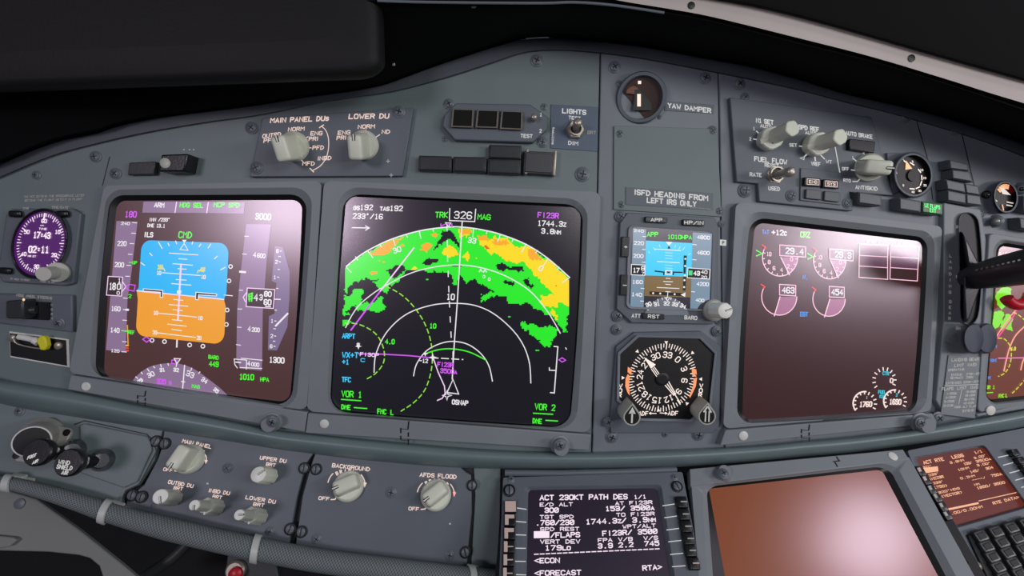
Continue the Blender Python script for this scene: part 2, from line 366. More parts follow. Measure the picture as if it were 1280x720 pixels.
def toggle(parent, sf, base, tip, R, H, name='toggle_switch'):
    M = frameM(sf, *base); Rm = R*sf.ppm(*base)
    n = MB(); n.lathe(M, [(Rm,0),(Rm,Rm*.4),(Rm*.85,Rm*.55)], STEEL, 6); n.lathe(M, [(Rm*.68,Rm*.3),(Rm*.68,Rm*.8),(Rm*.55,Rm*.8),(Rm*.5,Rm*.4)], STEEL, 28); n.lathe(M, [(Rm*.5,Rm*.3),(Rm*.5,Rm*.62)], INK, 20)
    k = part(name, n, parent)
    a = sf.hit(*base, Rm*.4); b = sf.hit(*tip, H); l = MB(); rs = [.24,.27,.33,.4,.44,.42,.3,.1]; ts = [0,.2,.45,.7,.85,.95,1,1.01]
    l.tube([a+(b-a)*t for t in ts], [Rm*r for r in rs], STEEL, 16); part('bat_lever', l, k, smooth=60); return k
def cap_light(name, label, quad, h, mat, group=None, cat='indicator light', frame=True, bw=.0006):
    """one annunciator: a dark frame and its cap"""
    c = MAIN.hit(sum(p[0] for p in quad)/4, sum(p[1] for p in quad)/4)
    t = thing(name, label, cat, c, group)
    f = MB(); f.prism(MAIN, quad, 0, h, mat); part('housing', f, t, bw)
    H = homog(quad); e = .05; q2 = [H(e,e*1.5),H(1-e,e*1.5),H(1-e,1-e*1.5),H(e,1-e*1.5)]
    m = MB(); m.prism(MAIN, q2, h-.0005, h+.0008, mat); part('cap', m, t, .0004); return t
# ================================================================== large structure: panels
random.seed(7)
LIP_IN = [(-220,312),(-25,232),(0,222),(40,205),(75,192),(120,180),(160,171),(200,163),(260,153),(325,144),(400,129),(450,121),(500,113),(560,97),(610,81),(656,66),(700,63),(744,66),(800,73),(880,88),(940,100),(1000,113),(1054,127),(1100,138),(1143,150),(1209,170),(1260,188),(1300,204),(1500,285)]
LIP_OUT = [(-220,292),(-25,214),(0,206),(30,192),(75,176),(120,167),(150,157),(200,147),(280,137),(325,131),(380,122),(440,114),(480,106),(505,97),(545,82),(600,64),(640,52),(656,49),(700,47.5),(744,52),(800,58),(880,73),(940,84),(1000,100),(1054,117),(1143,137),(1209,156),(1300,188),(1500,266)]
LED_T = [(-220,428),(-25,468),(0,474),(89,488),(183,507),(260,520),(340,536),(380,541),(460,549),(560,558),(640,563),(735,565),(830,562),(900,559),(960,555),(1000,551),(1060,546),(1130,538),(1200,526),(1295,508),(1500,462)]
LED_B = [(-220,452),(-25,498),(25,510),(97,522),(190,537),(280,551),(340,561),(400,569),(460,576),(560,584),(640,586),(735,586),(840,584),(900,580),(960,575),(1000,571),(1060,566),(1130,557),(1236,542),(1295,532),(1500,490)]
def interp(pts, x):
    for (x0,y0),(x1,y1) in zip(pts, pts[1:]):
        if x0 <= x <= x1: return y0+(y1-y0)*(x-x0)/(x1-x0)
    return pts[-1][1] if x > pts[-1][0] else pts[0][1]
def resamp(pts, xs): s = smooth_path(pts, 5); return [(x, interp(s, x)) for x in xs]
def span(a, b, n): return [a+(b-a)*i/n for i in range(n+1)]
def base_panel(name, label, xa_t, xa_b, xb_t, xb_b, mat):
    top = resamp(LIP_IN, span(xa_t, xb_t, 30)); bot = resamp(LED_T, span(xa_b, xb_b, 30))
    top = [(x,y-3) for x,y in top]; bot = [(x,y+4) for x,y in bot]
    pts = top+bot[::-1]; mb = MB(); mb.prism(MAIN, pts, -.006, 0, mat)
    cx = sum(p[0] for p in pts)/len(pts); cy = sum(p[1] for p in pts)/len(pts)
    t = thing(name, label, 'instrument panel', MAIN.hit(cx,cy)); part('panel_plate', mb, t, .0006); return t
mb = MB(); mb.rbox(Matrix.Identity(4), 3.2, 3.4, -.12, 0, .01, paint('dark cabin floor',(40,41,44),.7), seg=1); fl = solo('floor', mb, 'dark cockpit floor far below the instrument panels', 'floor', kind='structure'); fl.location.y -= 1.0
mb = MB(); mb.rbox(Matrix.Identity(4), 3.2, .06, 0, 1.15, .01, DARK, seg=1); wf = solo('wall_front', mb, 'dark bulkhead wall behind the instrument panels', 'wall', kind='structure'); wf.location.y += .42
capt = base_panel('instrument_panel', 'wide grey left instrument panel around the two big flight displays and clock', -215, -215, 750, 739, GREEN)
cent = base_panel('instrument_panel', 'narrow grey middle panel strip with yaw damper, standby display and compass dial', 751.5, 740.5, 897.5, 905, GREY)
engp = base_panel('instrument_panel', 'grey right instrument panel around the engine display and landing gear lever', 899, 906.5, 1480, 1480, GREY)
mb = MB()                                                     # dark backing behind the seams
top = resamp(LIP_IN, span(-215,1480,50)); bot = resamp(LED_B, span(-215,1480,50))
mb.prism(MAIN, [(x,y-6) for x,y in top]+bot[::-1], -.012, -.0065, DARK)
solo('panel_backing', mb, 'black backing seen only as thin dark seams between the grey instrument panels', 'backing')
# rim flange along the top of the panel
xs = span(-215,1480,110); LI = resamp(LIP_IN, xs); LO = resamp(LIP_OUT, xs); rings = []
for (x,y),(X,Y) in zip(LI, LO):
    prof = [(0,-.002),(0,.001),(.08,.0028),(.75,.0034),(.95,.003),(1.0,.0015),(1.0,-.003)]
    rings.append([MAIN.hit(x+(X-x)*s, y+(Y-y)*s, h) for s,h in prof])
mb = MB(); mb.loops(rings, RIM, False)
solo('panel_coaming', mb, 'dark grey curved edging strip along the top of the instrument panels', 'edging')
# rounded ledge under the panels
xs = span(-215,1480,110); T_ = resamp(LED_T, xs); B_ = resamp(LED_B, xs); rings = []
for (x,y),(X,Y) in zip(T_, B_):
    r_ = []
    for k in range(11):
        s = k/10; h = .001+.011*math.sin(PI*(.12+.8*s))**.8 if 0 < k < 10 else (.0 if k == 0 else .001)
        r_.append(MAIN.hit(x+(X-x)*s, y+(Y-y)*s, h))
    rings.append(r_)
mb = MB(); mb.loops(rings, RIDGE, False)
solo('panel_ledge', mb, 'smooth rounded grey green ledge running under all the instrument panels', 'ledge', smooth=80)
# ------------------------------------------------------------------ glareshield
def strip(mb, sets, mat, xs):
    """sets: [(pts, h), ...] pixel outlines each met at its own height over the panel"""
    rows = [resamp(p, xs) for p, h in sets]
    mb.loops([[MAIN.hit(rows[j][i][0], rows[j][i][1], sets[j][1]) for j in range(len(sets))] for i in range(len(xs))], mat, False)
gl = thing('glareshield', 'black glareshield hanging over the top of the instrument panels', 'glareshield', MAIN.hit(700,20,.03))
mb = MB(); xs = span(-215,1480,90)
EDGE = [(-220,-40),(-25,-14),(470,-2),(560,-1),(700,-1),(770,4),(830,13),(890,24),(1000,52),(1090,74),(1180,101),(1240,121),(1300,142),(1500,215)]
strip(mb, [(LIP_OUT,-.004),([(x,y-6) for x,y in LIP_OUT],.012),([(x,y+16) for x,y in EDGE],.05),([(x,y+7) for x,y in EDGE],.058),([(x,y+3) for x,y in EDGE],.060),([(x,y) for x,y in EDGE],.058),([(x,y-6) for x,y in EDGE],.050)], VOID, xs)
part('underside', mb, gl, smooth=60)
mb = MB()                                                     # trim strip at the front right
TE = [(470,-62),(700,-38),(800,-19),(920,0),(1000,18),(1090,43),(1180,69),(1280,97),(1320,109),(1500,172)]; BE = [(470,-34),(700,-16),(770,0),(830,10),(890,21),(1000,48),(1090,71),(1180,98),(1240,117),(1320,142),(1500,206)]
strip(mb, [(BE,.056),(BE,.062),(TE,.062),(TE,.056)], STRIPM, span(470,1480,60)); tr = part('trim_strip', mb, gl, smooth=30, label='pale grey metal trim strip with two screws')
for x, y in ((864,7),(1139,73)):
    M = frameM(MAIN, x, y, .062); m = MB(); r_ = 5*MAIN.ppm(x,y)*.6; m.lathe(M, [(r_*1.2,-.0005),(r_*1.2,.0004),(r_*.6,.0007)], INK, 20); part('screw', m, tr, label='black screw head')
mb = MB(); strip(mb, [([(x,y+1) for x,y in TE],.060),([(x,y+1) for x,y in TE],.066),([(x,y-5) for x,y in TE],.067),([(x,y-260) for x,y in TE],.078)], VOID, span(470,1480,60)); part('front_face', mb, gl, smooth=40)
mb = MB()                                                     # padded block at the upper left
def pad_ring(k, h): return [MAIN.hit(x,y,h) for x,y in rrect([(-220,-300),(468-k,-300),(480-k,97-k*.8),(-220,122-k*.8)], .05, 8)]
mb.loops([pad_ring(-2,.014),pad_ring(-2,.046),pad_ring(0,.052),pad_ring(4,.0560),pad_ring(10,.0585),pad_ring(20,.0600),pad_ring(60,.0612)], BLACK)
r5 = pad_ring(60,.0612); mb.add(r5, [list(range(len(r5)))], BLACK)
part('padded_block', mb, gl, smooth=80)
mb = MB(); M = frameM(MAIN,592,5,.055); r_ = 6*MAIN.ppm(592,5)*.6; mb.lathe(M, [(r_*1.2,0),(r_*1.2,.0012),(r_*.4,.002)], STEEL, 20); part('screw', mb, gl)
mb = MB(); mb.tube([MAIN.hit(x,y,.061) for x,y in smooth_path([(472,1),(520,2.5),(592,3.5),(680,4),(720,3),(770,7),(830,16)],4)], .0007, SCREWM, 8); part('edge_cord', mb, gl)
mb = MB(); mb.rbox(frameM(MAIN,492,75,.02), .0018,.0075,0,.001,.0003,STEEL); part('clip', mb, gl)
mb = MB(); mb.tube([MAIN.hit(x,y,.006) for x,y in ((657,48.2),(666,47.4),(676,46.7),(686,46.6))], .0006, CHROME, 8); part('edge_highlight', mb, gl)  # thin chrome tube added as the highlight on the panel lip
# ------------------------------------------------------------------ seams, engraved lines and specks of the panels
put_s = lambda t, pts, h=0: screws(t, MAIN, pts, h)
put_s(capt, [(671,76),(315,160),(120,196,.9),(145,217,.9),(728,218,1.25),(102,267,.5),(90,353,.5),(46,219,.7)])
put_s(cent, [(768,84),(881,98),(774,168,.9),(890,164,.9),(776,256,.9),(898,264,.9)])
put_s(engp, [(924,105),(931,122,.8),(931,238,1.25),(1131,147),(1194,162),(1249,177,.9),(1226,267,.8)])
put_s(engp, [(1172,522,1.1)], .004)
mb = MB()
for p in ((230,187),(237,187),(242,187)): mb.line(MAIN, [p,p], 1.5, .0002, CHIP)
part('paint_chip', mb, capt, smooth=0); mb = MB(); mb.line(MAIN, [(137,196),(128,232)], .9, .0002, INK); 
part('seam_line', mb, capt, smooth=0)
for sl_ in ([(1143,141),(1160,200),(1166,250)],[(1202,166),(1218,232)]):
    mb = MB(); mb.line(MAIN, sl_, 1.1, .0002, INK); part('seam_line', mb, engp, smooth=0)
# ------------------------------------------------------------------ display units
def display(name, label, outer, apert, rim, scr, rs, base_rgb, sf=MAIN, h0=-.001, h1=.0055, h2=.0025, hs=.0012, bulge=(0,0,0,0), mat=None, orad=.03, rough=.30):
    mat = mat or BEZ; c = sf.hit(sum(p[0] for p in scr)/4, sum(p[1] for p in scr)/4)
    t = thing(name, label, 'display screen', c)
    O = rrect(outer, orad); A = rrect(apert, .085, bulge=bulge); R_ = rrect(rim, .075, bulge=bulge); Sx = rrect(scr, rs, bulge=bulge)
    mb = MB(); top = [sf.hit(x,y,h1) for x,y in O]
    mb.loops([[p-sf.n*(h1-h0) for p in top], top, [sf.hit(x,y,h1) for x,y in A], [sf.hit(x,y,h2) for x,y in R_]], mat)
    part('bezel', mb, t, .0006, 25)
    g = MB(); g.loops([[sf.hit(x,y,h2) for x,y in R_], [sf.hit(x,y,hs) for x,y in Sx]], GASKET); part('gasket', g, t)
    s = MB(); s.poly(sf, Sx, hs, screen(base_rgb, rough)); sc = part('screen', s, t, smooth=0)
    return t, sc, (lambda k: hs+.00012*k)
W_=(240,236,240); MAG=(214,90,245); GRN=(70,255,40); CYA=(60,205,255); 
def scr_mat(rgb, rough=.30): return screen(rgb, rough)
mW,mG,mM,mC = scr_mat(W_),scr_mat(GRN),scr_mat(MAG),scr_mat(CYA)
# ---- primary flight display
pfd, pscr, L = display('display_unit', 'left big screen with blue and orange artificial horizon and speed tapes', [(130,232),(402,226),(384,513),(86,466)], [(134,237),(391,234),(369,514),(112,468)], [(138,244),(384,243),(364,508),(119,471)],
    [(147,251),(378,250),(362,503),(130,470.5)], .05, (72,43,40), bulge=(0,2,1.5,-3))
a,b,c,d,A = Z(120,235,5.143),Z(260,235,5.143),Z(120,370,5.143),Z(260,370,5.143),Z(120,230,2.571)
TAPE = scr_mat((138,112,146)); BLK = scr_mat((48,30,34)); SKY = scr_mat((28,184,250)); GND = scr_mat((243,160,36)); YLW = scr_mat((245,225,60)); AMB = scr_mat((255,180,40)); REDS = scr_mat((240,70,50)); LILAC = scr_mat((250,215,250))
m = MB()                                                      # flight mode strip
m.poly(MAIN, mp(a,[(305,88),(505,88),(718,90)])+mp(b,[(238,92),(230,165),(0,160)])+mp(a,[(510,160),(298,158)]), L(1), TAPE)
m.line(MAIN, mp(a,[(518,90),(508,158)]), 1.2, L(2), LILAC); m.line(MAIN, [a(722,92),b(-8,160)], 1.2, L(2), LILAC)
text(m, MAIN, 'ARM', a(374,108), a(440,111), 6.2, 1.25, mW, L(2), True); text(m, MAIN, 'HDG SEL', a(538,108), a(690,112), 6.4, 1.25, mG, L(2), True); text(m, MAIN, 'MCP SPD', b(36,107), b(204,110), 6.4, 1.25, mG, L(2), True)
part('mode_annunciation', m, pscr, smooth=0)
readouts(pscr, MAIN, (('180',(186,168),(262,170),8,mM),('INN /233^',(340,203),(478,204),5,mW),('DME 13.1',(330,240),(446,244),5,mW),('ILS',(306,299),(368,301),6.6,mW),('CMD',(530,300),(617,303),8.5,mG)), a, 1.35, L(1))
readouts(pscr, MAIN, (('BARO',(361,555),(394,559),5.2,mG),('449',(363,577),(394,580),7,mG)), A, 1.25, L(1)); readouts(pscr, MAIN, (('3000',(304,181),(406,187),8,mW),), b, 1.4, L(1))
readouts(pscr, MAIN, (('1300',(393,409),(492,415),7.6,mW),('1010',(201,518),(296,523),7.6,mG),('HPA',(335,535),(393,539),5.6,mG)), d, 1.45, L(1))
m = MB()                                                      # speed tape
m.poly(MAIN, mp(a,[(132,212),(267,216),(222,590)])+mp(c,[(203,10),(190,362),(64,347)]), L(1), TAPE)
for q in ((235,222,262,224),(228,290,255,291),(218,357,243,358),(207,426,232,427),(197,497,222,498),(190,567,215,568)): m.line(MAIN, [a(q[0],q[1]),a(q[2],q[3])], .9, L(2), mW)
for q in ((175,13,202,15),(175,87,200,88),(172,155,197,157),(165,223,200,225),(170,293,196,295),(165,358,195,360)): m.line(MAIN, [c(q[0],q[1]),c(q[2],q[3])], .9, L(2), mW)
m.line(MAIN, mp(c,[(194,88),(206,89)]), 2.6, L(3), mW)
for s,f,p,q in (('240',a,(160,227),(218,229)),('220',a,(137,356),(196,358)),('200',a,(120,492),(180,495)),('160',c,(97,80),(157,84)),('140',c,(92,217),(151,222)),('120',c,(95,350),(151,355))):
    text(m, MAIN, s, f(*p), f(*q), 6.3 if s not in ('240','120') else 4.2, 1.1, mW, L(2), True)
m.poly(MAIN, mp(a,[(78,568),(170,573),(163,695),(67,688)]), L(3), BLK); m.line(MAIN, mp(a,[(78,568),(170,573),(163,695),(67,688)]), 1, L(4), LILAC, True); m.line(MAIN, mp(a,[(168,600),(192,635),(166,668)]), 1, L(4), LILAC)
text(m, MAIN, '18', a(84,631), a(127,633), 9, 1.5, mW, L(4), True); text(m, MAIN, '0', a(134,634), a(160,634), 8, 1.3, mW, L(4), True); text(m, MAIN, '1', a(140,595), a(162,596), 6, 1.2, mW, L(4), True); text(m, MAIN, '0', a(132,674), a(154,676), 4.6, 1.2, mW, L(4), True)
m.line(MAIN, mp(a,[(192,636),(215,620),(252,625),(245,663),(208,656)]), 1.1, L(4), mM, True); m.line(MAIN, mp(a,[(212,478),(232,479)]), .9, L(4), mG)
text(m, MAIN, 'UP', a(234,479), a(264,481), 4.6, 1.2, mG, L(3), True); text(m, MAIN, '2', a(207,694), a(228,696), 5, 1.2, mG, L(3), True); text(m, MAIN, 'REF', c(206,231), c(248,236), 5, 1.3, mG, L(3), True); m.line(MAIN, mp(c,[(170,223),(205,228)]), 1.2, L(4), mG)
m.line(MAIN, mp(c,[(201,188),(206,310)]), 1.1, L(3), AMB)
for y in (318,335,352): m.line(MAIN, mp(c,[(194,y),(206,y)]), 2, L(4), REDS if y > 320 else AMB)
part('speed_tape', m, pscr, smooth=0)
m = MB()                                                      # attitude sphere
HZ_L, HZ_R = A(131,343), A(411,371)
q = [A(147,180),A(427,190),A(411,516),A(127,487)]
rr = rrect(q, .11, 8); 
def side(p): return (p[1]-HZ_L[1])-(p[0]-HZ_L[0])*(HZ_R[1]-HZ_L[1])/(HZ_R[0]-HZ_L[0])
H_ = homog(q)
sky = [p for p in rr if side(p) < 0]; gnd = [p for p in rr if side(p) >= 0]
i0 = next(i for i in range(len(rr)) if side(rr[i]) < 0 and side(rr[i-1]) >= 0); sky = [rr[(i0+k)%len(rr)] for k in range(len(sky))]
i1 = next(i for i in range(len(rr)) if side(rr[i]) >= 0 and side(rr[i-1]) < 0); gnd = [rr[(i1+k)%len(rr)] for k in range(len(gnd))]
m.poly(MAIN, [HZ_L]+sky+[HZ_R], L(1), SKY); m.poly(MAIN, [HZ_R]+gnd+[HZ_L], L(1), GND); m.line(MAIN, [HZ_L,HZ_R], 1.3, L(2), mW)
for q in ((235,222,328,228),(265,240,293,242),(247,256,310,261),(263,272,290,274),(213,285,335,294),(257,307,290,309),(243,320,305,325)): m.line(MAIN, [A(q[0],q[1]),A(q[2],q[3])], 1, L(3), mW)
for q in ((500,22,558,28),(470,55,590,66),(495,88,555,94),(400,110,648,136),(490,152,553,159),(460,181,580,194),(487,214,550,223),(395,237,640,266)): m.line(MAIN, [c(q[0],q[1]),c(q[2],q[3])], 1, L(3), mW)
for s,f,x,y in (('10',c,383,108),('10',c,669,141),('20',c,378,234),('20',c,662,269),('10',a,404,545),('10',a,690,571)): text(m, MAIN, s, f(x-15,y-1), f(x+15,y+2), 5.2, 1.1, mW, L(3), True)
m.line(MAIN, [A(273,258),A(263,436)], 2, L(4), LILAC); m.line(MAIN, [A(150,346),A(400,369)], 1.2, L(3), LILAC)
for pts in ([(152,337),(214,342),(213,365),(206,364),(207,348),(152,344)],[(388,354),(321,348),(320,371),(328,372),(329,356),(387,360)],[(262,343),(272,344),(271,352),(261,351)]):
    m.line(MAIN, mp(A,pts), 1.0, L(6), mW, True); m.poly(MAIN, mp(A,pts), L(5), INK if pts[0][0] != 262 else mW)
for pts in ([(400,495),(408,520)],[(412,495),(420,520)],[(424,495),(430,520)],[(668,535),(680,512)],[(680,537),(690,512)],[(690,538),(700,512)]): m.line(MAIN, mp(a,pts), 1.3, L(4), YLW)
m.line(MAIN, mp(a,[(395,520),(438,520),(442,535)]), 1, L(4), YLW); m.line(MAIN, mp(a,[(652,545),(656,530),(700,533)]), 1, L(4), YLW)
for q in ((402,348,424,388),(345,418,360,435),(288,480,312,497),(463,355,470,371),(512,340,518,358),(622,345,617,361),(674,361,662,377)): m.line(MAIN, [a(q[0],q[1]),a(q[2],q[3])], 1.1, L(3), mW)
for q in ((18,360,0,386),(60,438,40,456),(110,510,82,526)): m.line(MAIN, [b(q[0],q[1]),b(q[2],q[3])], 1.1, L(3), mW)
m.poly(MAIN, mp(a,[(553,333),(583,333),(568,354)]), L(3), mW); m.line(MAIN, mp(a,[(567,357),(540,395),(592,401)]), 1.1, L(3), mW, True)
part('artificial_horizon', m, pscr, smooth=0)
m = MB()
for f,x,y in ((b,145,505),(b,135,597),(d,123,90),(d,118,183),(c,360,285),(c,440,293),(c,602,315),(c,687,323)):
    p = f(x,y); m.line(MAIN, [(p[0]+2.3*math.cos(k*PI/6),p[1]+2.3*math.sin(k*PI/6)) for k in range(12)], 1.2, L(1), mW, True)
m.line(MAIN, mp(b,[(103,688),(157,693)]), 1.1, L(1), mW); m.line(MAIN, mp(c,[(521,280),(519,328)]), 1.8, L(1), mW); m.line(MAIN, mp(c,[(300,278),(325,262),(348,281),(325,297)]), 1.3, L(1), mM, True)
part('deviation_scale', m, pscr, smooth=0)
m = MB()                                                      # altitude tape
m.poly(MAIN, mp(b,[(246,232),(405,235),(378,470),(364,640)])+mp(d,[(352,100),(348,420),(344,480),(207,466),(182,400),(188,80)])+mp(b,[(204,600)]), L(1), TAPE)
for q in ((235,310,260,311),(221,424,247,426),(200,657,224,658)): m.line(MAIN, [b(q[0],q[1]),b(q[2],q[3])], .9, L(2), mW)
m.line(MAIN, mp(b,[(205,538),(240,541)]), 2.6, L(2), mW)
for q in ((192,83,218,84),(187,200,214,202),(182,313,210,316)): m.line(MAIN, [d(q[0],q[1]),d(q[2],q[3])], .9, L(2), mW)
def two(m, big, small, f, p, q, hb, w, mt, lv):
    n = len(big)+len(small)*.78; P, Q = Vector(f(*p)), Vector(f(*q)); k = len(big)/n
    text(m, MAIN, big, tuple(P), tuple(P+(Q-P)*(k-.04)), hb, w, mt, lv, True); text(m, MAIN, small, tuple(P+(Q-P)*(k+.03)+Vector((0,.6))), tuple(Q+Vector((0,.6))), hb*.82, w, mt, lv, True)
two(m,'4','600',b,(290,428),(369,434),7,1.1,mW,L(2)); two(m,'4','200',d,(255,210),(333,216),7,1.1,mW,L(2)); two(m,'4','000',d,(252,432),(330,440),6.5,1.2,mW,L(2))
m.poly(MAIN, [b(252,643),b(430,653),d(420,80),d(245,68)], L(3), BLK); m.line(MAIN, [b(252,643),b(430,653),d(420,80),d(245,68)], 1.1, L(5), LILAC, True)
m.line(MAIN, [b(248,672),b(226,702),d(240,36)], 1.1, L(4), LILAC)
for k in range(3): m.line(MAIN, [b(262,684+k*16),b(286,676+k*16)], 1.8, L(4), mG)
m.line(MAIN, [b(262,684),b(266,728)], 1.6, L(4), mG); m.line(MAIN, [b(284,680),b(280,728)], 1.6, L(4), mG)
text(m, MAIN, '4', b(294,702), b(322,704), 9, 1.5, mW, L(4), True); text(m, MAIN, '3', b(330,702), b(352,704), 7.5, 1.3, mW, L(4), True); text(m, MAIN, '80', b(360,680), b(410,683), 7, 1.5, mW, L(4), True); text(m, MAIN, '60', d(358,38), d(408,41), 7.5, 1.5, mW, L(4), True)
m.line(MAIN, mp(d,[(370,66),(402,69)]), 1.4, L(4), mW)
m.line(MAIN, mp(d,[(213,400),(348,413)]), 1, L(3), mW); m.line(MAIN, mp(d,[(205,460),(346,466)]), 1, L(3), mW); m.line(MAIN, mp(d,[(168,405),(248,412),(246,470)]), 1, L(3), mW); m.line(MAIN, mp(d,[(168,405),(172,440),(188,463)]), 1, L(3), mW); m.line(MAIN, mp(d,[(178,425),(210,428)]), 1.4, L(3), mW)
part('altitude_tape', m, pscr, smooth=0)
m = MB()                                                      # vertical speed scale
m.poly(MAIN, mp(b,[(430,373),(482,380),(526,540),(524,705)])+mp(d,[(510,200),(443,350),(385,347),(392,130),(428,112)])+mp(b,[(440,610),(410,597)]), L(1), scr_mat((120,104,140)))
for s,f,x,y in (('6',b,447,405),('2',b,440,474),('1',b,430,573),('1',d,412,160),('2',d,410,257),('6',d,406,323)): text(m, MAIN, s, f(x-9,y), f(x+9,y+1), 5, 1.1, mW, L(2), True); m.line(MAIN, [f(x+16,y),f(x+26,y+1)], 1, L(2), mW)
for f,x,y in ((b,460,440),(b,455,523),(b,445,645),(d,435,90),(d,428,210),(d,425,290)): m.line(MAIN, [f(x-6,y),f(x+6,y+1)], 1, L(2), mW)
m.line(MAIN, mp(b,[(430,715),(465,716)]), 1.2, L(2), mW); m.line(MAIN, mp(d,[(435,192),(512,113)]), 2.2, L(3), mW)
part('vertical_speed_scale', m, pscr, smooth=0)
m = MB()                                                      # heading arc
m.poly(MAIN, smooth_path(mp(c,[(236,545),(265,510),(330,462),(400,440),(470,432),(530,435),(600,455),(660,488),(715,528)])+mp(d,[(30,555),(80,595),(124,637)]),4)+mp(c,[(560,596)]), L(1), TAPE)
for s,x,y,an,h in (('29',284,545,-38,5),('30',352,505,-28,6.5),('31',426,475,-14,5),('32',515,475,0,5),('33',605,503,16,7),('34',697,543,28,5.5)):
    p = c(x,y); e = math.radians(an); r = (math.cos(e)*.95,math.sin(e)+.12); rtext(m, MAIN, s, p, r, (-math.sin(e)-.06,math.cos(e)), h, 1.15, mW, L(2))
p = d(52,607); rtext(m, MAIN, '35', p, (.75,.65), (-.6,.75), 5, 1.1, mW, L(2))
for q in ((255,520,268,530),(330,468,342,485),(415,440,420,458),(518,437,515,455),(615,463,610,480),(668,488,660,498),(290,490,298,500),(370,452,377,462),(462,434,466,446),(570,445,568,452)): m.line(MAIN, [c(q[0],q[1]),c(q[2],q[3])], 1.1, L(2), mW)
text(m, MAIN, '320 h', c(390,546), c(483,556), 6.6, 1.3, mM, L(2), True); text(m, MAIN, 'MAG', c(615,578), c(668,585), 5, 1.2, mG, L(2), True)
m.line(MAIN, mp(c,[(569,448),(557,594)]), 1.3, L(3), mW); m.line(MAIN, mp(c,[(549,550),(571,553)]), 1.1, L(3), mW); m.line(MAIN, mp(c,[(502,402),(542,404),(520,436)]), 1.4, L(3), mW, True); m.line(MAIN, mp(c,[(487,412),(520,412),(520,436),(487,432)]), 1.2, L(2), mM, True)
part('heading_arc', m, pscr, smooth=0)
# ---- navigation display
nd, nscr, L = display('display_unit', 'middle big screen with green and yellow weather radar arc on black', [(405,226),(751,240),(738,541),(383,514)], [(424,233),(735,249),(720,538),(408,515)], [(430,242),(729,256),(712,535),(412,513.5)],
    [(433,245.5),(726,259.5),(710.5,533),(413.5,511.5)], .045, (12,11,19), bulge=(0,2.5,1.5,-1), rough=.25)
N = Z(400,225,2.25); n4 = Z(400,225,4.5)
K2,KG,KM,KC = mW,mG,mM,mC
# weather radar: small square cells coloured from traced outlines
def inside(p, poly):
    r = False; x, y = p
    for i in range(len(poly)):
        (x0,y0),(x1,y1) = poly[i-1],poly[i]
        if (y0 > y) != (y1 > y) and x < (x1-x0)*(y-y0)/(y1-y0)+x0: r = not r
    return r
ARC = smooth_path([(145,487),(270,400),(410,330),(560,285),(715,265),(800,265),(900,277),(1010,305),(1155,360),(1280,440),(1410,550)],6)
GREENS = [ARC+[(1404,720),(1390,850),(1372,853),(1330,800),(1290,765),(1250,740),(1200,705),(1150,690),(1060,695),(1040,660),(1000,640),(905,690),(900,660),(985,625),(900,585),(870,562),(830,580),(790,545),(760,590),(740,590),(745,540),(700,522),(640,505),(600,520),(540,515),(500,500),(480,515),(440,560),(400,590),(350,590),(360,560),(300,560),(260,555),(200,565),(160,610),(145,650),(132,640),(135,560)],
 [(130,650),(170,660),(200,610),(240,610),(240,660),(210,700),(180,725),(150,735),(175,760),(140,760),(126,758)],[(200,700),(270,680),(300,690),(340,650),(350,690),(370,735),(340,745),(300,750),(270,720),(240,740),(205,730)],[(300,570),(380,555),(410,570),(370,600),(390,620),(370,640),(320,600)],
 [(122,790),(150,785),(185,797),(150,815),(125,826)],[(1128,815),(1140,795),(1160,795),(1170,820),(1210,810),(1250,830),(1290,815),(1345,850),(1330,870),(1310,880),(1305,940),(1260,945),(1240,905),(1200,885),(1170,845),(1130,840)],[(580,560),(598,545),(612,560)],[(1055,775),(1078,768),(1070,780)],[(1210,957),(1228,950),(1240,960),(1222,968)],[(1160,690),(1250,690),(1300,740),(1270,740),(1200,720)],[(740,580),(768,568),(772,592),(745,592)]]
HOLES = [[(655,395),(670,340),(700,295),(735,283),(775,320),(788,370),(785,395),(760,360),(735,330),(700,345),(690,365)],[(572,465),(600,445),(650,440),(672,455),(640,472),(600,478)],[(378,510),(420,485),(480,485),(490,505),(450,520),(430,550),(400,545)],[(985,480),(1010,472),(1090,490),(1150,490),(1145,510),(1070,505),(1040,515),(1000,500)],[(1140,555),(1170,545),(1195,590),(1180,605),(1150,590)],[(190,565),(250,555),(300,560),(270,600),(220,600)],[(1060,700),(1100,680),(1120,700)],[(1040,560),(1100,570),(1090,600),(1050,590)] ,[(740,480),(800,485),(800,492),(750,495)]]
YELS = [[(905,330),(960,325),(1010,318),(1060,330),(1080,375),(1110,385),(1140,380),(1190,370),(1215,400),(1250,440),(1300,460),(1410,560),(1404,715),(1380,690),(1330,690),(1300,620),(1250,590),(1220,540),(1180,500),(1150,455),(1100,465),(1050,455),(1010,430),(985,420),(960,430),(930,400),(900,370)],[(690,385),(720,370),(765,395),(770,415),(740,435),(700,425),(685,410)],[(795,430),(840,410),(845,440),(830,460)],[(870,440),(880,430),(880,445)],[(1250,650),(1300,640),(1340,680),(1330,720),(1280,715),(1245,690)],[(1290,725),(1320,735),(1340,775),(1320,780),(1300,760)],[(780,275),(830,275),(860,290),(830,320),(795,310)],[(1205,845),(1218,848),(1210,858)],[(500,500),(530,487),(550,500),(515,515)],[(800,440),(840,430),(830,455)]]
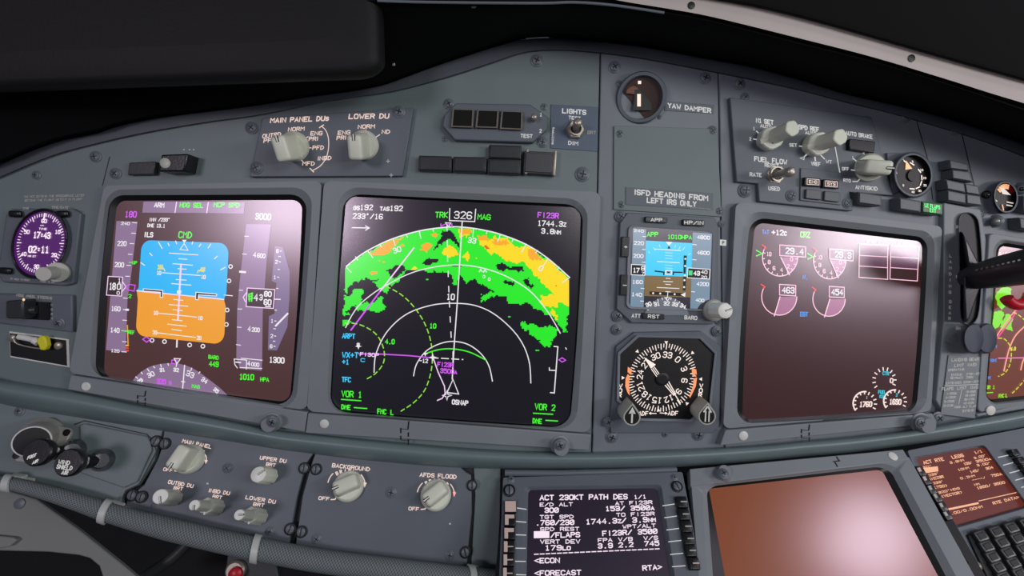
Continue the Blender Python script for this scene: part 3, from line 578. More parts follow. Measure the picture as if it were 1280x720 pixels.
ORAS = [[(280,410),(330,380),(410,335),(470,318),(465,335),(415,355),(400,395),(360,420),(300,425)],[(440,370),(465,355),(468,375),(445,382)],[(565,385),(590,345),(610,345),(625,380),(600,398),(570,395)],[(622,310),(660,293),(668,310),(640,328)],[(272,525),(300,505),(328,502),(310,525),(285,533)],[(338,460),(360,448),(352,465)],[(785,275),(850,277),(855,300),(800,310)],[(965,330),(1050,335),(1060,360),(1010,370),(970,355)],[(880,320),(940,312),(950,335),(900,345)],[(1160,390),(1220,400),(1240,445),(1180,455)]]
REDZ = [[(920,382),(935,370),(955,382),(940,398)],[(1328,598),(1340,595),(1342,605)]]
def cls(p):
    if not any(inside(p,g) for g in GREENS): return 0
    if any(inside(p,h) for h in HOLES): return 0
    if any(inside(p,h) for h in REDZ): return 4
    if any(inside(p,h) for h in ORAS): return 3
    if any(inside(p,h) for h in YELS): return 2
    return 1
from mathutils import noise
CELL = 7.0; mats = {1:scr_mat((30,238,28)),2:scr_mat((255,222,0)),3:scr_mat((255,172,24)),4:scr_mat((238,90,20))}
m = MB(); yy = 262
while yy < 975:
    xx = 120; run = None
    while xx < 1420:
        px_, py_ = xx+CELL/2, yy+CELL/2
        j = noise.noise_vector(Vector((px_*.022,py_*.022,1.7)))*16+noise.noise_vector(Vector((px_*.07,py_*.07,4.7)))*9
        near = inside((px_,py_), ARC+[(1404,860),(122,860)]) or py_ > 780
        k = cls((px_+j.x,py_+j.y)) if near and 124 < px_ < 1404 else 0
        if run and run[1] == k: pass
        else:
            if run and run[1]: m.poly(MAIN, mp(n4,[(run[0],yy),(xx,yy),(xx,yy+CELL),(run[0],yy+CELL)]), L(1), mats[run[1]])
            run = (xx,k)
        xx += CELL
    yy += CELL
rad = part('weather_returns', m, nscr, smooth=0); rad['kind'] = 'stuff'
m = MB()                                                      # compass and range arcs
ao = smooth_path(mp(N,[(74,243),(110,214),(150,190),(205,165),(280,143),(357,132.5),(400,132.5),(450,139),(505,152),(577,180),(640,220),(702,274)]),8); m.line(MAIN, ao, 1.5, L(3), K2)
for pts in ([(72,415),(90,380),(112,350),(148,320),(183,298),(250,264),(320,245),(388,239),(450,246),(520,269),(590,312),(640,370),(676,431)],[(152,541),(155,500),(168,462),(190,425),(225,390),(265,367),(325,350),(388,347),(440,354),(490,377),(540,420),(572,465),(589,515),(593,571)],[(263,551),(272,517),(298,482),(333,462),(372,454),(415,462),(452,488),(475,523),(485,566)]):
    m.line(MAIN, smooth_path(mp(N,pts),8), 1.25, L(3), K2)
for q in ((148,490,175,520),(200,432,212,450),(270,400,297,437),(335,360,345,377),(410,330,424,370),(485,305,492,322),(558,287,567,328),(634,273,638,290),(863,272,860,320),(940,290,935,302),(1015,307,998,347),(1088,332,1080,347),(1160,360,1135,403),(1225,397,1213,410),(1283,443,1255,483),(1345,490,1335,503),(1405,548,1362,578)): m.line(MAIN, mp(n4,[(q[0],q[1]),(q[2],q[3])]), 1.1, L(3), K2)
for s,x,y,an in (('30',433,393,-18),('33',855,340,8),('0',1242,497,38)): rtext(m, MAIN, s, n4(x,y), (math.cos(math.radians(an)),math.sin(math.radians(an))), (-math.sin(math.radians(an)),math.cos(math.radians(an))), 7, 1.2, K2, L(4))
m.line(MAIN, mp(N,[(400,117),(393,230),(386,345),(379,440),(374,520),(372,560)]), 1.4, L(4), K2)
m.dash(MAIN, mp(N,[(357,128),(359,230),(364,350),(370,460)]), 1.2, L(4), K2, 7, 12)
text(m, MAIN, '10', N(356,328), N(379,329), 8, 1.4, K2, L(4), True)
part('compass_arc', m, nscr, smooth=0)
readouts(nscr, MAIN, (('gs192',(94,77),(149,77),7,K2),('tas192',(168,79),(233,80),7,K2),('233^/16',(92,101),(177,103),7,K2),('TRK',(324,98),(360,98),7.6,KG),('326',(377,98),(428,100),9.5,K2),('MAG',(443,103),(480,105),7.2,KG),('FI23R',(612,98),(672,101),7.2,KM),('1744.3z',(612,121),(692,124),7,K2),('3.8nm',(622,143),(677,146),6.8,K2),
    ('ARPT',(62,438),(99,440),6.6,KC),('WX+T',(62,492),(108,493),7.4,KC),('+1',(62,511),(82,512),6.6,KC),('C',(114,506),(127,507),5,KC),('TFC',(61,561),(87,562),6.6,KC),('VOR 1',(60,601),(118,604),8,KG),('DME',(60,638),(86,640),6.2,KG),('fmc l',(161,648),(206,652),8.6,KG),('VOR 2',(604,637),(662,641),8,KG),('DME',(598,677),(624,679),6.4,KG),('4.0',(183,454),(210,455),6.4,KG),('10',(308,410),(327,411),6.4,KG)), N, 1.25, L(4))
m = MB()
m.line(MAIN, mp(N,[(365,80),(364,114),(435,117),(438,82)]), 1.2, L(4), K2)
m.line(MAIN, mp(N,[(90,134),(138,135)]), 1.2, L(4), K2); m.line(MAIN, mp(N,[(128,129),(139,135),(128,141)]), 1.2, L(4), K2)
part('heading_box', m, nscr, smooth=0); m = MB()
for p,q in (((60,617),(115,621)),((600,656),(655,659)),((96,640),(132,643)),((635,676),(670,678))): m = MB(); m.dash(MAIN, mp(N,[p,q]), 1.3, L(4), KG, 4.3, 1.0); part('dash_line', m, nscr, smooth=0); m = MB(); m.line(MAIN, mp(N,[(658,468),(669,469),(659,599),(648,598)]), 1.3, L(4), K2); m.line(MAIN, mp(N,[(645,528),(645,535),(664,536)]), 1.2, L(4), K2); m.line(MAIN, mp(N,[(672,506),(681,500),(691,507),(681,512)]), 1.3, L(4), KM, True); m.line(MAIN, mp(N,[(691,472),(693,476)]), 1.2, L(4), K2)
part('deviation_scale', m, nscr, smooth=0)
m = MB()                                                      # route
m.line(MAIN, mp(N,[(264,191),(170,312)]), 1.7, L(4), LILAC); m.line(MAIN, mp(N,[(170,312),(87,422)]), 1.9, L(4), KM)
m.line(MAIN, mp(N,[(108,489),(180,490),(250,494),(312,500)]), 1.4, L(4), KM); m.line(MAIN, mp(N,[(318,500),(332,540),(350,580),(352,600),(344,614),(330,620)]), 1.3, L(5), LILAC)
part('route_line', m, nscr, smooth=0); m = MB(); m.dash(MAIN, mp(N,[(312,500),(350,502),(402,505)]), 1.2, L(5), K2, 9, 4)
readouts(nscr, MAIN, (('FI23R',(330,518),(376,521),6,KM),('3500a',(338,536),(385,540),6,KM),('OSNAP',(371,624),(417,628),6.2,K2),('-12',(279,508),(304,509),5.5,K2),('FI30P',(112,490),(166,493),5,LILAC)), N, 1.2, L(6))
m.line(MAIN, mp(N,[(374,561),(357,598),(390,602)]), 1.4, L(5), K2, True)
star = [(N(357,606)[0]+(6 if k%2 == 0 else 1.8)*math.sin(k*PI/4), N(357,606)[1]+(6 if k%2 == 0 else 1.8)*math.cos(k*PI/4)) for k in range(8)]; part('aircraft_symbol', m, nscr, smooth=0); m = MB(); m.line(MAIN, star, 1, L(6), K2, True)
for x,y,k in ((317,499,5),(296,489,3.5),(108,468,4)): part('waypoint_symbol', m, nscr, smooth=0) if m.f else None; m = MB(); p = N(x,y); m.poly(MAIN, [(p[0]+(k if i%2 == 0 else k*.35)*math.sin(i*PI/4),p[1]+(k if i%2 == 0 else k*.35)*math.cos(i*PI/4)) for i in range(8)], L(6), K2)
m.line(MAIN, smooth_path(mp(N,[(293,490),(330,478),(372,475),(420,484),(468,507)]),6), 1.4, L(4), KG); p = N(374,501); m.line(MAIN, [(p[0],p[1]-8),(p[0],p[1]+9)], 1.2, L(5), K2)
part('waypoint_symbol', m, nscr, smooth=0); m = MB(); YG = scr_mat((150,235,60))
m.dash(MAIN, smooth_path(mp(N,[(186,299),(225,320),(260,352),(290,395),(308,440),(316,490),(312,540),(295,590),(265,625),(228,650)]),5), 1.3, L(4), YG, 5.5, 4); m.dash(MAIN, smooth_path(mp(N,[(70,402),(105,405),(140,420),(165,443),(180,480),(178,515),(155,545),(125,563)]),5), 1.3, L(4), YG, 5.5, 4)
part('range_ring', m, nscr, smooth=0); m = MB(); m.line(MAIN, mp(N,[(340,130),(352,124),(371,124),(371,132)]), 1.2, L(5), KM); m.line(MAIN, mp(N,[(340,130),(340,123)]), 1.2, L(5), KM); m.line(MAIN, mp(N,[(353,120),(368,121),(361,131)]), 1.3, L(5), K2, True)
for x,y in ((452,255),(464,256)): m.line(MAIN, mp(N,[(x-4,y+3),(x,y-4),(x+4,y+3)]), 1.4, L(5), K2)
for x,y in ((461,272),(476,279)): text(m, MAIN, '0', N(x-4,y), N(x+4,y), 4.5, 1.4, K2, L(5), True)
text(m, MAIN, '8', N(103,463), N(112,464), 5, 1.2, K2, L(5), True)
part('heading_bug', m, nscr, smooth=0)
# ---- engine display
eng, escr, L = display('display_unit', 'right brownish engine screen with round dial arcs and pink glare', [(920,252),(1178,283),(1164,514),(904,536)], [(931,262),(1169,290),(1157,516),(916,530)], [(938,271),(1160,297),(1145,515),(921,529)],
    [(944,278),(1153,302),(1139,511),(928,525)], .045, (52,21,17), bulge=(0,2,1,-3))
e1 = Z(920,265,5.143); E_ = Z(900,260,2.4); e2 = Z(1040,440,6)
PNK = scr_mat((255,205,225)); PK2 = scr_mat((165,105,140)); RD = scr_mat((255,60,60)); BLUE = scr_mat((70,150,235))
def arcpts(c, rx, ry, a0, a1, n=24): return [(c[0]+rx*math.sin(math.radians(a0+(a1-a0)*i/n)), c[1]-ry*math.cos(math.radians(a0+(a1-a0)*i/n))) for i in range(n+1)]
def engine_dial(cx, cy, rx, ry, boxq, val, n1):
    m = MB(); C_ = e1(cx,cy); rx /= 5.143; ry /= 5.143
    pts = arcpts(C_, rx, ry, 90, 300); sect = 150 if n1 else 195
    m.poly(MAIN, [C_]+arcpts(C_, rx, ry, 90, sect), L(1), PK2); m.line(MAIN, pts, 1.2, L(2), PNK)
    e_ = arcpts(C_, rx*1.08, ry*1.08, sect, sect+1, 1)[0]; m.line(MAIN, [(C_[0]+1,C_[1]), e_], 1.4, L(3), PNK)
    if n1:
        for k in range(11):
            p = arcpts(C_, rx, ry, 95+k*19, 96+k*19, 1)[0]; q = arcpts(C_, rx*.88, ry*.88, 95+k*19, 96+k*19, 1)[0]; m.line(MAIN, [p,q], 1.1, L(3), PNK)
        for k, s in ((0,'0'),(2,'2'),(4,'4'),(6,'6'),(8,'8'),(10,'10')):
            p = arcpts(C_, rx*.66, ry*.66, 97+k*19, 98+k*19, 1)[0]; text(m, MAIN, s, (p[0]-(1.9 if len(s) < 2 else 3.2),p[1]), (p[0]+(1.9 if len(s) < 2 else 3.2),p[1]+.5), 5.4, 1.1, PNK, L(3), True)
        p = arcpts(C_, rx*1.0, ry*1.0, 282, 283, 1)[0]; m.line(MAIN, [(p[0]-8,p[1]-4),(p[0]-1,p[1]),(p[0]-8,p[1]+3)], 1.5, L(3), mG)
    p = pts[-1]; m.line(MAIN, [(p[0]-3.5,p[1]-4),(p[0]+1,p[1]-1),(p[0]-.5,p[1]+1)], 1.5, L(3), RD)
    q = [e1(*v) for v in boxq]; m.poly(MAIN, q, L(1), scr_mat((92,58,78))); m.line(MAIN, q, 1.1, L(3), PNK, True)
    lx = (q[0][0]*.86+q[1][0]*.14, (q[0][1]+q[3][1])/2+.4); rx_ = (q[1][0]*.93+q[0][0]*.07, (q[1][1]+q[2][1])/2-.2)
    if n1: lx = (q[0][0]*.78+q[1][0]*.22, lx[1])
    text(m, MAIN, val, lx, rx_, 8, 1.4, mW, L(3), True); part('engine_dial', m, escr, smooth=0)
engine_dial(283,292,113,120,[(281,212),(447,224),(447,290),(281,280)],'29.4',True); engine_dial(602,312,104,118,[(602,238),(752,249),(752,314),(602,302)],'29.3',True)
engine_dial(278,545,113,118,[(280,465),(384,471),(384,540),(280,533)],'463',False); engine_dial(598,560,104,110,[(599,478),(696,484),(696,550),(599,546)],'454',False)
m = MB()
text(m, MAIN, 'TAT', e1(167,127), e1(213,129), 5.6, 1.2, BLUE, L(1), True); text(m, MAIN, '+12c', e1(228,130), e1(326,135), 7, 1.4, mW, L(1), True); text(m, MAIN, 'CRZ', e1(412,144), e1(477,148), 7.4, 1.4, scr_mat((120,255,90)), L(1), True)
text(m, MAIN, 'N', e1(428,417), e1(446,418), 5.8, 1.2, BLUE, L(1), True); text(m, MAIN, '1', e1(449,430), e1(459,431), 3.8, 1, BLUE, L(1), True); text(m, MAIN, 'EGT', e1(412,656), e1(464,658), 6, 1.2, BLUE, L(1), True)
part('engine_data', m, escr, smooth=0)
m = MB()
for q in ([(418,108),(503,112),(503,214),(417,208)],[(512,112),(597,116),(592,219),(510,213)]):
    q = mp(E_,q); m.poly(MAIN, q, L(1), scr_mat((96,62,82))); m.line(MAIN, q, 1.1, L(2), PNK, True)
    for t in (.34,.66): m.line(MAIN, [(q[0][0]*(1-t)+q[3][0]*t,q[0][1]*(1-t)+q[3][1]*t),(q[1][0]*(1-t)+q[2][0]*t,q[1][1]*(1-t)+q[2][1]*t)], 1, L(2), PNK)
    m.poly(MAIN, [(q[0][0]*.33+q[3][0]*.67+.4,q[0][1]*.33+q[3][1]*.67),(q[1][0]*.33+q[2][0]*.67-.4,q[1][1]*.33+q[2][1]*.67),(q[2][0]-.5,q[2][1]-.5),(q[3][0]+.5,q[3][1]-.5)], L(1)+.00006, scr_mat((62,38,38)))
text(m, MAIN, 'ENG 1', E_(440,101), E_(480,103), 3.4, .8, PNK, L(1), True); text(m, MAIN, 'ENG 2', E_(533,105), E_(570,107), 3.4, .8, PNK, L(1), True)
part('message_box', m, escr, smooth=0)
m = MB()
FW = scr_mat((255,232,225)); CY2 = scr_mat((50,205,225))
for c_, rx, ry, a0, a1, n_ in ((e2(393,212),88,96,-125,112,11),):
    for k in range(n_):
        an = a0+(a1-a0)*k/(n_-1); m.line(MAIN, [arcpts(c_,rx/6,ry/6,an,an+1,1)[0],arcpts(c_,rx/6*.78,ry/6*.78,an,an+1,1)[0]], 1.4, L(1), FW)
for c_, rx, ry, a1f in ((e2(247,385),88,88,5),(e2(474,368),86,84,2)):
    m.line(MAIN, arcpts(c_,rx/6,ry/6,-125,a1f), 1.9, L(1), FW)
    for k in range(11):
        an = -122+k*24; m.line(MAIN, [arcpts(c_,rx/6,ry/6,an,an+1,1)[0],arcpts(c_,rx/6*.8,ry/6*.8,an,an+1,1)[0]], 1.5, L(1), FW)
for s,p,q,h,mt in (('CTR',(379,158),(430,163),5,CY2),('0',(434,213),(461,217),6.4,FW),('FUEL',(346,299),(407,303),5,CY2),('KG',(356,332),(388,336),4.6,CY2),('1',(256,340),(268,341),4,scr_mat((170,200,200))),('2',(478,322),(494,324),4.4,CY2),('1760',(206,393),(302,391),7.2,FW),('1690',(430,373),(521,375),7.2,FW)): text(m, MAIN, s, e2(*p), e2(*q), h, 1.5 if h > 6 else 1.2, mt, L(2), True)
part('fuel_gauge', m, escr, smooth=0)
# ---- first officer's display, cut by the frame
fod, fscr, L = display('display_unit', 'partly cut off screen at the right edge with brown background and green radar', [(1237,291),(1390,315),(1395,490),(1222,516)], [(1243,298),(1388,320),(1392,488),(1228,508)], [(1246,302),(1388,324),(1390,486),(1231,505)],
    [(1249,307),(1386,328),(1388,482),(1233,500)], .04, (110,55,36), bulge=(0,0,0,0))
z1 = Z(1160,170,4); z2 = Z(1160,340,3.6); m = MB()
text(m, MAIN, 'GS192 TAS192', z1(338,592), z1(520,600), 6, 1.2, scr_mat((255,180,160)), L(1), True); text(m, MAIN, '233^/16', z1(338,616), z1(440,622), 5, 1.2, scr_mat((255,180,160)), L(1), True)
for s,p,q,h,mt in (('VOR 1',(250,520),(302,518),5,scr_mat((150,240,40))),('FMC L',(318,558),(358,555),5,scr_mat((150,240,40))),('ARPT',(288,338),(312,336),4,BLUE),('WX+T',(280,398),(310,398),4.5,BLUE),('TFC',(264,478),(284,476),4,BLUE),('4.0',(372,345),(396,345),5,scr_mat((230,240,60)))): text(m, MAIN, s, z2(*p), z2(*q), h, 1.2, mt, L(2), True)
part('flight_data', m, fscr, smooth=0)
m = MB(); LG = scr_mat((130,235,30)); YG2 = scr_mat((220,220,50)); PK3 = scr_mat((255,170,150))
for pts in ([(305,100),(340,60),(375,75),(372,130),(330,170),(310,140)],[(300,180),(330,170),(345,190),(330,230),(300,260),(290,230)],[(345,200),(360,185),(385,215),(372,235),(385,265),(360,262),(345,250),(330,262),(325,240)]):
    q = mp(z2,pts); jj = []
    for i in range(len(q)):
        A0, B0 = Vector(q[i]), Vector(q[(i+1)%len(q)])
        for k in range(5): pnt = A0.lerp(B0,k/5); jj.append((pnt.x+random.uniform(-1,1),pnt.y+random.uniform(-1,1)))
    m.poly(MAIN, jj, L(1), LG)
wr = part('weather_returns', m, fscr, smooth=0)
m = MB()
m.line(MAIN, mp(z2,[(303,300),(330,255),(370,200),(430,130),(500,60)]), 1.5, L(3), PK3); m.line(MAIN, mp(z2,[(310,300),(375,215),(440,95)]), 2, L(3), scr_mat((245,60,150)))
m.line(MAIN, smooth_path(mp(z2,[(342,445),(352,400),(368,340),(395,285),(440,240)])), 1.7, L(3), PK3); m.line(MAIN, smooth_path(mp(z2,[(418,440),(428,400),(450,360)])), 1.7, L(3), PK3); m.line(MAIN, mp(z2,[(318,388),(440,386)]), 1.3, L(4), scr_mat((250,130,200)))
m.dash(MAIN, smooth_path(mp(z2,[(318,298),(345,302),(370,335),(375,380),(365,425),(345,455),(318,470)])), 1.3, L(4), YG2, 4, 3); m.dash(MAIN, smooth_path(mp(z2,[(385,182),(410,195),(450,230)])), 1.3, L(4), YG2, 4, 3); m.dash(MAIN, smooth_path(mp(z2,[(440,480),(410,515),(380,545)])), 1.3, L(4), YG2, 4, 3)
m.line(MAIN, mp(z2,[(255,545),(292,542)]), 1.2, L(3), LG)
part('route_lines', m, fscr, smooth=0)
# ---- fascia strips under the screens
def fascia(label, q, dot, joint, scr):
    c = MAIN.hit(sum(p[0] for p in q)/4, sum(p[1] for p in q)/4); t = thing('fascia_strip', label, 'fascia strip', c)
    m = MB(); m.prism(MAIN, q, -.0005, .006, BEZ); part('strip', m, t, .0006)
    if dot:
        m = MB(); M = frameM(MAIN, *dot, .006); r_ = 5.6*MAIN.ppm(*dot); m.lathe(M, [(r_,-.0003),(r_,.0005),(r_*.8,.0009)], WHITE, 24); part('white_button', m, t)
    if joint:
        x, y, k, sx = joint; m = MB()
        m.line(MAIN, [(x,y-k),(x-1,y-k*.35)], 1.6, .0062, INK); m.line(MAIN, [(x-10,y-k*.35),(x-1,y-k*.3)], .7, .0062, DARK); m.line(MAIN, [(x-10,y-k*.4),(x-10,y)], 1.6, .0062, INK); m.line(MAIN, [(x-.5,y+k*.0),(x-.5,y+k*.3)], 1.6, .0062, INK); m.line(MAIN, [(x-10,y+k*.3),(x-10,y+k*.6)], 1.6, .0062, INK); m.line(MAIN, [(x-10,y+k*.65),(x-1,y+k*.7)], .7, .0062, DARK); m.line(MAIN, [(x-.5,y+k*.6),(x-.5,y+k)], 1.6, .0062, INK)
        part('hinge_joint', m, t, smooth=0)
    if scr:
        m = MB(); p = scr; M = frameM(MAIN, p[0], p[1], .006); r_ = 9*MAIN.ppm(*p); m.lathe(M, [(r_*1.35,-.0005),(r_*1.3,.0006),(r_*1.1,.001),(r_*1.05,.006),(r_*.95,.0072)], BEZ, 32); b_ = part('stud', m, t)
        put(SCREW, 'screw', t, MAIN, p[0], p[1], .0132, .95)
    return t
fascia('grey strip under the left flight screen, white button at its left end', [(88,469),(384,515.5),(380.5,540),(84,487)], (108,483), (182,498,9,0), (341,527))
fascia('grey strip under the weather radar screen, white button at its left end', [(385,516.5),(739,543.5),(736.5,563),(381.5,541.5)], (405.5,529.5), (511,541,14,0), (700,556))
fascia('grey strip under the engine screen, white button at its left end', [(907,538),(1166,517),(1172,529),(900,557)], (929,544.5), (1012,541,10,0), (1150,528))
fascia('short grey strip under the cut off right edge screen', [(1221,518),(1300,502),(1300,508),(1222,521)], (1238,513), None, None)
# ================================================================== middle strip instruments
mY = Z(740,60,2.878); mI = Z(740,250,4.5); mR = Z(740,400,4.235)
t = thing('yaw_damper_gauge', 'round dark gauge with one white bar above the yaw damper lettering', 'gauge', MAIN.hit(801,123))
M = frameM(MAIN, 801,123,0,(802,121.5),.008); P_ = MAIN.ppm(801,123); m = MB(); m.lathe(M, [(30*P_,-.0005),(30*P_,.0045),(28.5*P_,.0062),(25*P_,.0062),(23.5*P_,.002)], PLATE, 48); part('bezel', m, t)
m = MB(); m.lathe(M, [(24.5*P_,.0018),(24*P_,.0022)], paint('brown dial',(64,40,30),.5), 48); fc = part('dial_face', m, t)
m = MB(); m.poly(MAIN, arcpts((803,115),20,9,-100,100)+[(803,119)], .0028, paint('brown vane',(120,72,50),.5)); m.poly(MAIN, [(794,112),(812,112),(815,138),(791,138)], .003, INK); part('vane', m, fc, smooth=0)
m = MB(); m.poly(MAIN, [(796.5,117.5),(801,117.5),(801,133),(796.5,133)], .0033, glow((250,225,205))); part('pointer', m, fc, smooth=0)
m = MB(); m.poly(MAIN, [(797.5,101),(801.5,101),(801.5,105),(797.5,105)], .0066, glow((245,225,210))); part('index_mark', m, t, smooth=0)
screws(t, MAIN, [(774,105,.6),(824.5,146.5,.4)])
t = thing('label_plate', 'small dark plate lettered YAW DAMPER beside its gauge', 'label plate', MAIN.hit(862,135)); m = MB(); m.prism(MAIN, [(832,126),(893,131),(892,142),(831,138)], 0, .0006, PLATE); part('plate', m, t)
m = MB(); text(m, MAIN, 'YAW DAMPER', (834.5,131.5), (889,138.5), 6.4, 1.35, LETW, .0008); part('lettering', m, t, smooth=0)
t = thing('blanking_plate', 'plain pale green grey blanking plate over the standby display', 'panel plate', MAIN.hit(832,210)); m = MB(); m.prism(MAIN, [(767.5,157),(897,161),(902,271),(767,262)], 0, .0012, GREEN); part('plate', m, t, .0003)
t = thing('label_plate', 'grey plate reading ISFD HEADING FROM LEFT IRS ONLY', 'label plate', MAIN.hit(838,248)); m = MB(); m.prism(MAIN, mp(mY,[(122,500),(436,522),(436,582),(122,563)]), .0012, .0018, PLATE); part('plate', m, t)
m = MB(); text(m, MAIN, 'ISFD HEADING FROM', mY(152,518), mY(418,541), 7, 1.5, LETW, .0020); text(m, MAIN, 'LEFT IRS ONLY', mY(197,547), mY(376,562), 7, 1.5, LETW, .0020); text(m, MAIN, 'BAC27TPPS7590', mY(352,574), mY(428,581), 2, .6, LETD, .0020); part('lettering', m, t, smooth=0)
# ---- standby flight display
t = thing('standby_display', 'small square standby display with cyan sky and APP 1010 HPA readout', 'standby instrument', MAIN.hit(838,340))
out = mp(mI,[(180,68),(640,100),(735,100),(748,160),(742,560),(735,680),(690,700),(205,690),(140,610),(140,560),(165,125)]); m = MB(); m.prism(MAIN, mp(mI,[(200,70),(690,98),(712,150),(705,640),(680,700),(225,692),(138,612),(158,130)]), -.0005, .0035, PLATE); part('case', m, t, .0006)
q = mp(mI,[(222,148),(680,180),(668,615),(208,600)]); O = rrect(mp(mI,[(205,138),(697,168),(682,628),(192,612)]), .07); R_ = rrect(q, .06); m = MB()
m.loops([[MAIN.hit(x,y,.0034) for x,y in O],[MAIN.hit(x,y,.0048) for x,y in O],[MAIN.hit(x,y,.0044) for x,y in R_]], GREY); part('bezel', m, t, .0002)
m = MB(); m.poly(MAIN, R_, .0042, screen((14,14,30), .3)); sc = part('screen', m, t, smooth=0); Lh = lambda k: .0042+.00012*k
m = MB(); GB = scr_mat((112,140,160)); 
m.poly(MAIN, mp(mI,[(232,160),(305,165),(290,604),(215,600)]), Lh(1), GB); m.poly(MAIN, mp(mI,[(566,182),(674,190),(662,560),(640,565),(610,585),(592,612),(552,610)]), Lh(1), GB)
m.poly(MAIN, mp(mI,[(303,228),(566,243),(562,432),(298,424)]), Lh(1), scr_mat((30,205,250))); m.poly(MAIN, mp(mI,[(298,424),(562,432),(556,548),(294,540)]), Lh(1), scr_mat((122,96,44)))
m.poly(MAIN, arcpts(mI(420,700),30,34,-70,70)+[], Lh(1), scr_mat((96,104,112)))
for q_ in ((355,276,500,285),(368,346,492,353),(366,492,490,498)): m.line(MAIN, [mI(q_[0],q_[1]),mI(q_[2],q_[3])], .9, Lh(2), mW)
for y in (296,312,328,366,382): m.line(MAIN, [mI(412,y),mI(452,y+3)], .7, Lh(2), scr_mat((190,225,245)))
for y,w in ((440,12),(458,26),(474,14),(515,14)): m.line(MAIN, [mI(428-w,y),mI(428+w,y+2)], .9, Lh(2), mW)
for pts in ([(318,290),(325,300)],[(345,268),(355,282)],[(378,252),(384,266)],[(470,254),(466,268)],[(497,262),(488,278)],[(522,265),(510,282)],[(555,300),(542,308)]): m.line(MAIN, mp(mI,pts), .8, Lh(2), scr_mat((190,230,250)))
m.poly(MAIN, mp(mI,[(415,234),(452,236),(433,258)]), Lh(2), mW); m.poly(MAIN, mp(mI,[(433,256),(442,274),(424,273)]), Lh(3), INK)
m.poly(MAIN, mp(mI,[(516,312),(534,313),(526,415),(514,414)]), Lh(2), INK); m.poly(MAIN, mp(mI,[(514,430),(530,431),(526,510),(511,509)]), Lh(2), INK); m.poly(MAIN, mp(mI,[(324,514),(520,524),(520,542),(324,532)]), Lh(2), INK)
for x,y in ((525,331),(524,371),(522,424),(520,451),(518,490),(344,524),(384,526),(465,530)): p = mI(x,y); m.poly(MAIN, [(p[0]+1.3*math.cos(k*PI/4),p[1]+1.3*math.sin(k*PI/4)) for k in range(8)], Lh(3), mW)
m.poly(MAIN, mp(mI,[(498,533),(526,520),(524,545)]), Lh(3), mW)
m.line(MAIN, mp(mI,[(355,400),(405,406),(404,420)]), 1.7, Lh(3), INK); m.line(MAIN, mp(mI,[(508,407),(458,406),(457,420)]), 1.7, Lh(3), INK); m.line(MAIN, mp(mI,[(415,396),(448,397),(447,418),(413,417)]), 1.2, Lh(3), mW, True); m.poly(MAIN, mp(mI,[(424,402),(438,403),(437,412),(423,411)]), Lh(3), INK)
m.line(MAIN, mp(mI,[(427,515),(424,548)]), .9, Lh(3), mW); m.line(MAIN, mp(mI,[(408,548),(440,549),(424,566)]), 1, Lh(3), mW, True)
for s,x,y,an in (('30',318,587,-24),('31',365,585,-12),('32',420,582,0),('33',467,587,12),('34',512,597,24)): e = math.radians(an); rtext(m, MAIN, s, mI(x,y), (math.cos(e),math.sin(e)), (-math.sin(e),math.cos(e)), 5.2, 1.1, mW, Lh(3))
for k in range(-5,6): p = arcpts(mI(420,700),30,34,k*11,k*11+1,1)[0]; q_ = arcpts(mI(420,700),28,31.5,k*11,k*11+1,1)[0]; m.line(MAIN, [p,q_], .9, Lh(3), mW)
part('attitude_picture', m, sc, smooth=0)
m = MB()
for s,p,q_,h,mt in (('APP',(308,193),(372,194),6,mG),('1010HPA',(424,206),(562,211),5.6,mG),('240',(234,172),(292,176),3.8,mW),('220',(235,241),(292,244),5,mW),('200',(232,313),(290,316),5,mW),('160',(226,460),(286,462),5,mW),('140',(222,530),(282,534),5,mW),('4800',(590,208),(664,213),5,mW),('4600',(590,295),(662,299),5,mW),('4200',(588,471),(658,475),5,mW),('400',(582,562),(632,566),4.4,mW)): text(m, MAIN, s, mI(*p), mI(*q_), h, 1.15, mt, Lh(3), True)
m.poly(MAIN, mp(mI,[(222,362),(298,366),(297,424),(220,420)]), Lh(3), INK); m.line(MAIN, mp(mI,[(222,362),(298,366),(297,424),(220,420)]), .9, Lh(4), mW, True); text(m, MAIN, '17', mI(230,394), mI(268,396), 6.2, 1.4, mW, Lh(4), True); text(m, MAIN, '8', mI(276,384), mI(297,385), 5.6, 1.1, mW, Lh(4), True); text(m, MAIN, '7', mI(278,412), mI(296,413), 4, 1.1, mW, Lh(4), True)
m.poly(MAIN, mp(mI,[(540,382),(664,390),(660,445),(536,437)]), Lh(3), INK); m.line(MAIN, mp(mI,[(540,382),(664,390),(660,445),(536,437)]), .9, Lh(4), mW, True); m.poly(MAIN, mp(mI,[(545,396),(566,397),(564,424),(543,423)]), Lh(4), scr_mat((50,220,120))); text(m, MAIN, '43', mI(570,411), mI(608,413), 6, 1.3, mW, Lh(4), True); text(m, MAIN, '40', mI(612,404), mI(650,407), 5, 1.3, mW, Lh(4), True); text(m, MAIN, '20', mI(612,432), mI(648,435), 4, 1.3, mW, Lh(4), True)
for x0,y0,x1,y1 in ((285,205,302,206),(283,278,300,279),(283,350,300,351),(275,497,293,498),(272,568,290,569),(566,250,588,252),(566,335,586,337),(560,515,578,517)): m.line(MAIN, [mI(x0,y0),mI(x1,y1)], .9, Lh(2), mW)
part('flight_data', m, sc, smooth=0)
